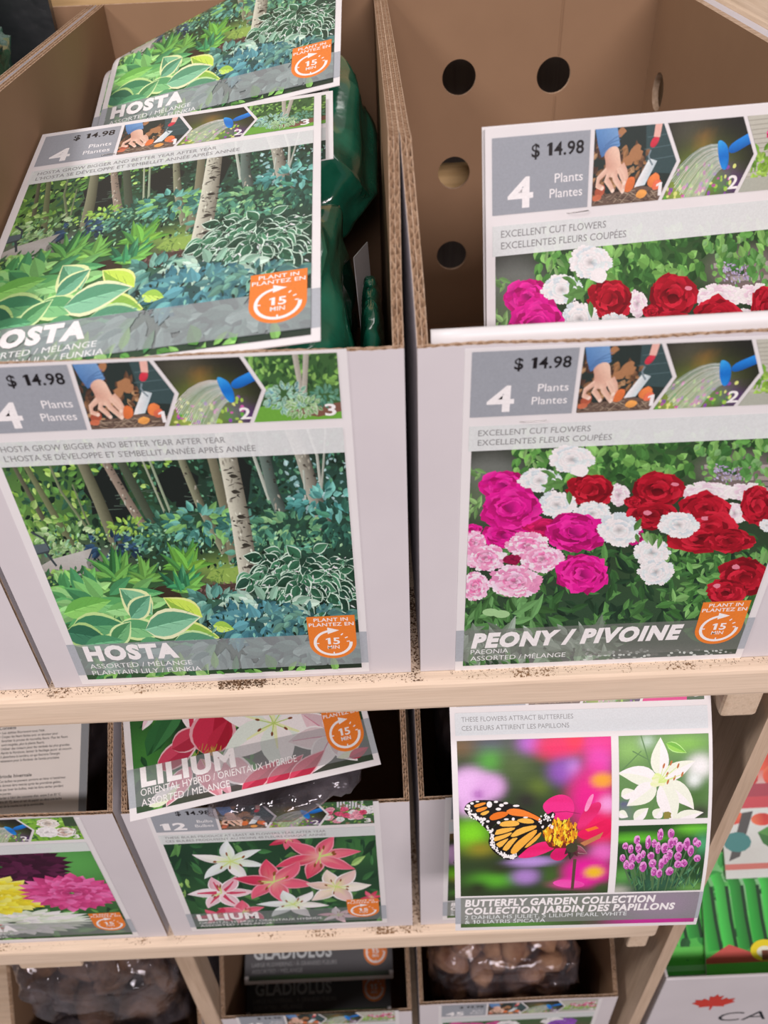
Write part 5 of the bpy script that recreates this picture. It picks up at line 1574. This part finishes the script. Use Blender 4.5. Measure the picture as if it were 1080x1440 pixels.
# ------------------------------------------------------------------ lilium pack and the cards on the middle shelf
PD = [-1.3601, -.128, .2134, -.1833, .1357, -.1286, 0.0]
pd_, cD, mD = pack('lilium_pack', PD, 'lilium pack tipped forward out of its carton over the label', A_LILC, Hc=.155)
sack('bag', (-.130, .042, -.190), (.082, .052, .016), (.10, -.10, .1), 23, M['clear'], pd_, .010, 14, 64, 40)
pb_, cBk, mBk = pack('dahlia_pack', [-1.0, -.02, .02, -.479, .160, -.182, 0], 'dahlia pack turned to its printed back with care instructions', A_BACK, mat=M['print_matte'])
cBk.data.materials[0] = M['back_paper']
sack('bag', (-.470, .270, -.362), (.105, .200, .130), (0, 0, 0), 49, M['clear'], pb_, .010, 12, 64, 40)
PE = [-.4858, -.0067, -.0269, .1531, -.038, -.169, 2.5175]
pe_, cE, mE = pack('butterfly_pack', PE, 'butterfly garden card hanging out in front of the shelf', A_BUT)
sack('bag', (.130, .150, -.300), (.095, .085, .190), (0, 0, 0), 29, M['clear'], pe_, .010, 12, 64, 40)
for k, (x, y, z) in enumerate(((.07, .13, -.29), (.12, .17, -.30), (.09, .19, -.26), (.14, .13, -.33), (.09, .13, -.37), (.15, .17, -.38), (.11, .15, -.43), (.17, .14, -.45), (.08, .17, -.46), (.17, .16, -.27), (.07, .16, -.22))):
    tuber('bulb', (x, y, z), (.030, .024, .022), 60 + k, M['bulb_dark'], pe_)

# ------------------------------------------------------------------ lowest shelf
def ray(x, y, t):
    return SURVEY + (_F + _X * ((x - 540) / FPX) + _Y * ((y - 720) / FPX)) * t
def glad(px, py, t, label, tilt=-1.15):
    base = ray(px, py, t)
    Rm = rot_vec((tilt, 0, 0))
    cen = np.array(base) - Rm @ np.array([0, 0, -0.15])
    cen[0] += .012        # clear of the carton's side wall
    par = [tilt, 0, 0, *cen.tolist(), 0.0]
    return pack('gladiolus_pack', par, label, A_GLAD, Hc=.22)
g1, _, _ = glad(438, 1381, 1.37, 'rear gladiolus pack lying higher in the lowest carton')
sack('bag', (-.158, .215, -.884), (.10, .080, .018), (.42, 0, 0), 31, M['clear'], g1, .004, 10, 40, 24)
g2, _, _ = glad(438, 1432, 1.40, 'front gladiolus pack overlapping the one behind it', -1.2)
sack('bag', (-.155, .170, -1.010), (.10, .095, .036), (.25, 0, 0), 33, M['clear'], g2, .005, 10, 40, 24)
bb = empty('bulb_pack', (.13, .15, -.98), 'clear bag full of orange brown bulbs in the lowest carton', 'pack')
sack('bag', (.134, .134, -.896), (.112, .084, .150), (.04, 0, 0), 37, M['clear'], bb, .013, 16, 96, 64, .36)
rr = random.Random(4)
spots = []
for _ in range(4000):
    p = Vector((rr.uniform(-1, 1), rr.uniform(-1, 1), rr.uniform(-1, 1)))
    if p.x ** 4 + p.y ** 4 + p.z ** 4 > 1: continue
    q = Vector((.134 + p.x * .092, .134 + p.y * .064, -.895 + p.z * .132))
    if all((q - o).length > .033 for o in spots): spots.append(q)
    if len(spots) >= 96: break
for k, q in enumerate(spots):
    tuber('bulb', q, (rr.uniform(.020, .031), rr.uniform(.015, .021), rr.uniform(.015, .020)), k, M['bulb'], bb)
br = empty('root_pack', (-.50, .16, -1.05), 'clear bag of dark brown roots beside the wooden post', 'pack')
sack('bag', (-.477, .135, -.864), (.116, .090, .182), (.04, 0, 0), 41, M['clear'], br, .016, 14, 96, 64, .38)
for k in range(32):
    tuber('root', (-.477 + rr.uniform(-.085, .085), .13 + rr.uniform(-.06, .06), -.876 + rr.uniform(-.15, .15)), (rr.uniform(.022, .05), rr.uniform(.016, .026), rr.uniform(.015, .026)), 100 + k, M['bulb_dark'], br)

# ------------------------------------------------------------------ neighbouring seed display
def art_tray():
    a = Art(.42, .28)
    a.tag = 'picture'
    half = [(0, .5), (.06, .36), (.16, .40), (.13, .16), (.26, .28), (.30, .19), (.46, .22), (.42, .08), (.50, .02), (.28, -.16), (.30, -.24), (.03, -.20)]
    pts = [(x, y) for x, y in half] + [(.015, -.42), (-.015, -.42)] + [(-x, y) for x, y in half[:0:-1]]
    a.raw([(.078 + x * .062, .190 + y * .062) for x, y in pts], '#c83a30')
    a.text('CA', .098, .118, .034, .170, '#2a2a30', -.01, .1)
    return a
tray = empty('seed_tray', (.54, .1, -.98), 'white seed display tray with red maple leaf print', 'tray')
board('front_panel', (.335, .000, -.955), (.760, .004, -.676), M['white_board'], tray, .001, 1)
board('side_panel', (.335, .004, -.955), (.339, .36, -.676), M['white_board'], tray, .001, 1)
board('side_panel', (.756, .004, -.955), (.760, .36, -.676), M['white_board'], tray, .001, 1)
board('floor_panel', (.335, .000, -.960), (.760, .36, -.955), M['white_board'], tray, .001, 1)
board('back_panel', (.335, .36, -.955), (.760, .364, -.30), M['white_board'], tray, .001, 1)
lay_print(art_tray(), flat_map(.340, -.0002, -.955), tray, M['print_matte'])
seed_rack = empty('seed_stand', (.54, .2, -1.4), 'stand under the seed display tray', 'stand')
board('stand_leg', (.36, .02, -1.40), (.40, .06, -.96), M['wood_z'], seed_rack, .002, 1)
board('stand_leg', (.70, .02, -1.40), (.74, .06, -.96), M['wood_z'], seed_rack, .002, 1)
board('stand_leg', (.36, .24, -1.40), (.40, .28, -.96), M['wood_z'], seed_rack, .002, 1)
board('stand_leg', (.70, .24, -1.40), (.74, .28, -.96), M['wood_z'], seed_rack, .002, 1)

def art_packet(kind):
    random.seed({'cucumber': 2, 'bean': 4, 'tomato': 6, 'pepper': 9}[kind])
    a = Art(.125, .19)
    a.tag = 'picture'
    a.T = lambda x, y: (x / 1000, y / 1000)
    if kind in ('cucumber', 'bean'):
        a.grid(0, 0, 125, 190, 8, 10, blob_field('#4fae4c', [(60, 150, 60, 30, '#8fb58a', 1), (60, 20, 90, 18, '#56b040', 1)]))
        a.scatter(60, 0, 30, 125, 180, 12, 26, ['#2f8a3a', '#5fc05a', '#1f5a2c'], .5)
        for k in range(6):
            x = 4 + k * 22; c = ['#2f9a38', '#43b548', '#2a8a34'][k % 3]
            a.stroke([(x + 10, 52), (x + 5, 95), (x, 142), (x - 6, 160)], 19, 15, mul(c, 1.25), mul(c, .55))
            a.stroke([(x + 19, 52), (x + 13, 95), (x + 9, 142)], 5, 5, '#123a1c')
        a.rect(0, 22, 125, 40, '#5fb54c'); a.rect(0, 6, 125, 14, '#8fc88a')
        if kind == 'cucumber':
            a.poly([(0, 40), (34, 60), (70, 46), (125, 42), (125, 34), (0, 34)], '#c8504a')
            a.ell(84, 50, 20, 15, '#f0c820', 24); a.ell(84, 48, 11, 8, '#e8dcc8', 16); a.rect(80, 36, 90, 50, '#7a4030')
        else:
            a.poly([(60, 128), (100, 120), (106, 128), (70, 138)], '#e03028'); a.poly([(70, 112), (115, 104), (118, 112), (80, 122)], '#d84838')
    else:
        a.grid(0, 0, 125, 190, 8, 10, blob_field('#d8d2ce', [(60, 160, 80, 30, '#d8503c', 1.5), (30, 30, 60, 30, '#c8beb8', 1)]))
        reds = ['#d83a2c', '#e8583a', '#c02a28', '#e87048']
        for x, y, r in ((20, 165, 22), (60, 170, 26), (100, 160, 24), (40, 140, 18), (84, 140, 20)):
            a.ell(x, y, r, r * .85, [random.choice(reds) for _ in range(14)], 14)
        a.rect(0, 112, 125, 130, '#a83848'); a.rect(0, 96, 125, 112, '#c8404a')
        for x, y, r in ((15, 84, 18), (100, 86, 26), (58, 80, 16)): a.ell(x, y, r, r * .55, [random.choice(reds) for _ in range(14)], 14)
        if kind == 'tomato':
            a.poly([(30, 90), (46, 92), (22, 30), (6, 24)], '#4a4644')
            a.leaf(50, 62, -.35, 56, 30, '#4f8a3c', '#2f6a2c'); a.leaf(70, 70, -.1, 56, 20, '#5f9a48', '#3a7034')
            a.ell(20, 50, 20, 14, '#3a7a78', 12)
        else:
            a.leaf(20, 50, .3, 80, 30, '#5f9a40', '#3f7a30')
        a.rect(0, 12, 125, 20, '#c86a60')
    return a
AP = {k: art_packet(k) for k in ('cucumber', 'bean', 'tomato', 'pepper')}
M['packet'] = plastic('seed_packet_film', (.62, .60, .58), (.68, .66, .64), 30, .3, .3)
def packet(kind, par, label):
    t = empty('seed_packet', par[3:6], label, 'seed packet')
    mp = sheet_map(par, .125, .095)
    s = sheet('pouch', mp, t, M['packet'], .125, .19, .004)
    lay_print(AP[kind], mp, s, M['print'])
packet('cucumber', [-.74, 0, 0, .472, .076, -.675, 0], 'green vegetable seed packet with yellow emblem and red band')
packet('bean', [-.74, 0, 0, .4035, .092, -.668, 0], 'green bean seed packet with red peppers in its corner')
packet('cucumber', [-.74, 0, 0, .600, .076, -.675, 0], 'green vegetable seed packet at the far end of the tray')
packet('tomato', [-.80, 0, 0, .505, .179, -.560, 0], 'red tomato seed packet with a cucumber drawing at its foot')
packet('pepper', [-.80, 0, 0, .640, .179, -.560, 0], 'red and white seed packet beside the tomato packet')
packet('pepper', [-.80, 0, 0, .405, .228, -.540, 0], 'red and white seed packet next to the wooden end panel')

# ------------------------------------------------------------------ soil crumbs on the rails
def crumbs(name, spots, label, seed):
    rnd = random.Random(seed); V, F = [], []
    for (x0, x1, y0, y1, z, n, s0, s1) in spots:
        for _ in range(n):
            x, y = rnd.uniform(x0, x1), y1 - abs(rnd.gauss(0, .5)) * (y1 - y0)
            y = max(y, y0)
            s = rnd.uniform(s0, s1); a = rnd.uniform(0, 6); b = len(V)
            for k in range(3): V.append((x + s * math.cos(a + k * 2.1) * rnd.uniform(.6, 1.6), y + s * math.sin(a + k * 2.1) * rnd.uniform(.4, 1), z))
            V.append((x, y, z + s * rnd.uniform(.4, 1)))
            F += [(b, b + 1, b + 3), (b + 1, b + 2, b + 3), (b + 2, b, b + 3)]
    o = mk(name, V, F, M['soil'])
    return tag(o, label, 'soil', None, 'stuff')
crumbs('soil_crumbs', [(-.45, -.29, -.0075, -.0008, 0.0, 260, .0003, .0009), (-.30, 0, -.0075, -.0008, 0.0, 520, .0003, .0008), (-.165, -.125, -.0085, -.0008, 0.0, 420, .0004, .0012), (-.002, .006, -.009, .10, 0.0, 420, .0004, .0013), (.03, .30, -.0075, -.0008, 0.0, 240, .0003, .0007), (-.3075, -.302, -.008, .05, 0.0, 160, .0004, .0010)],
       'brown soil crumbs scattered along the top shelf rail', 5)
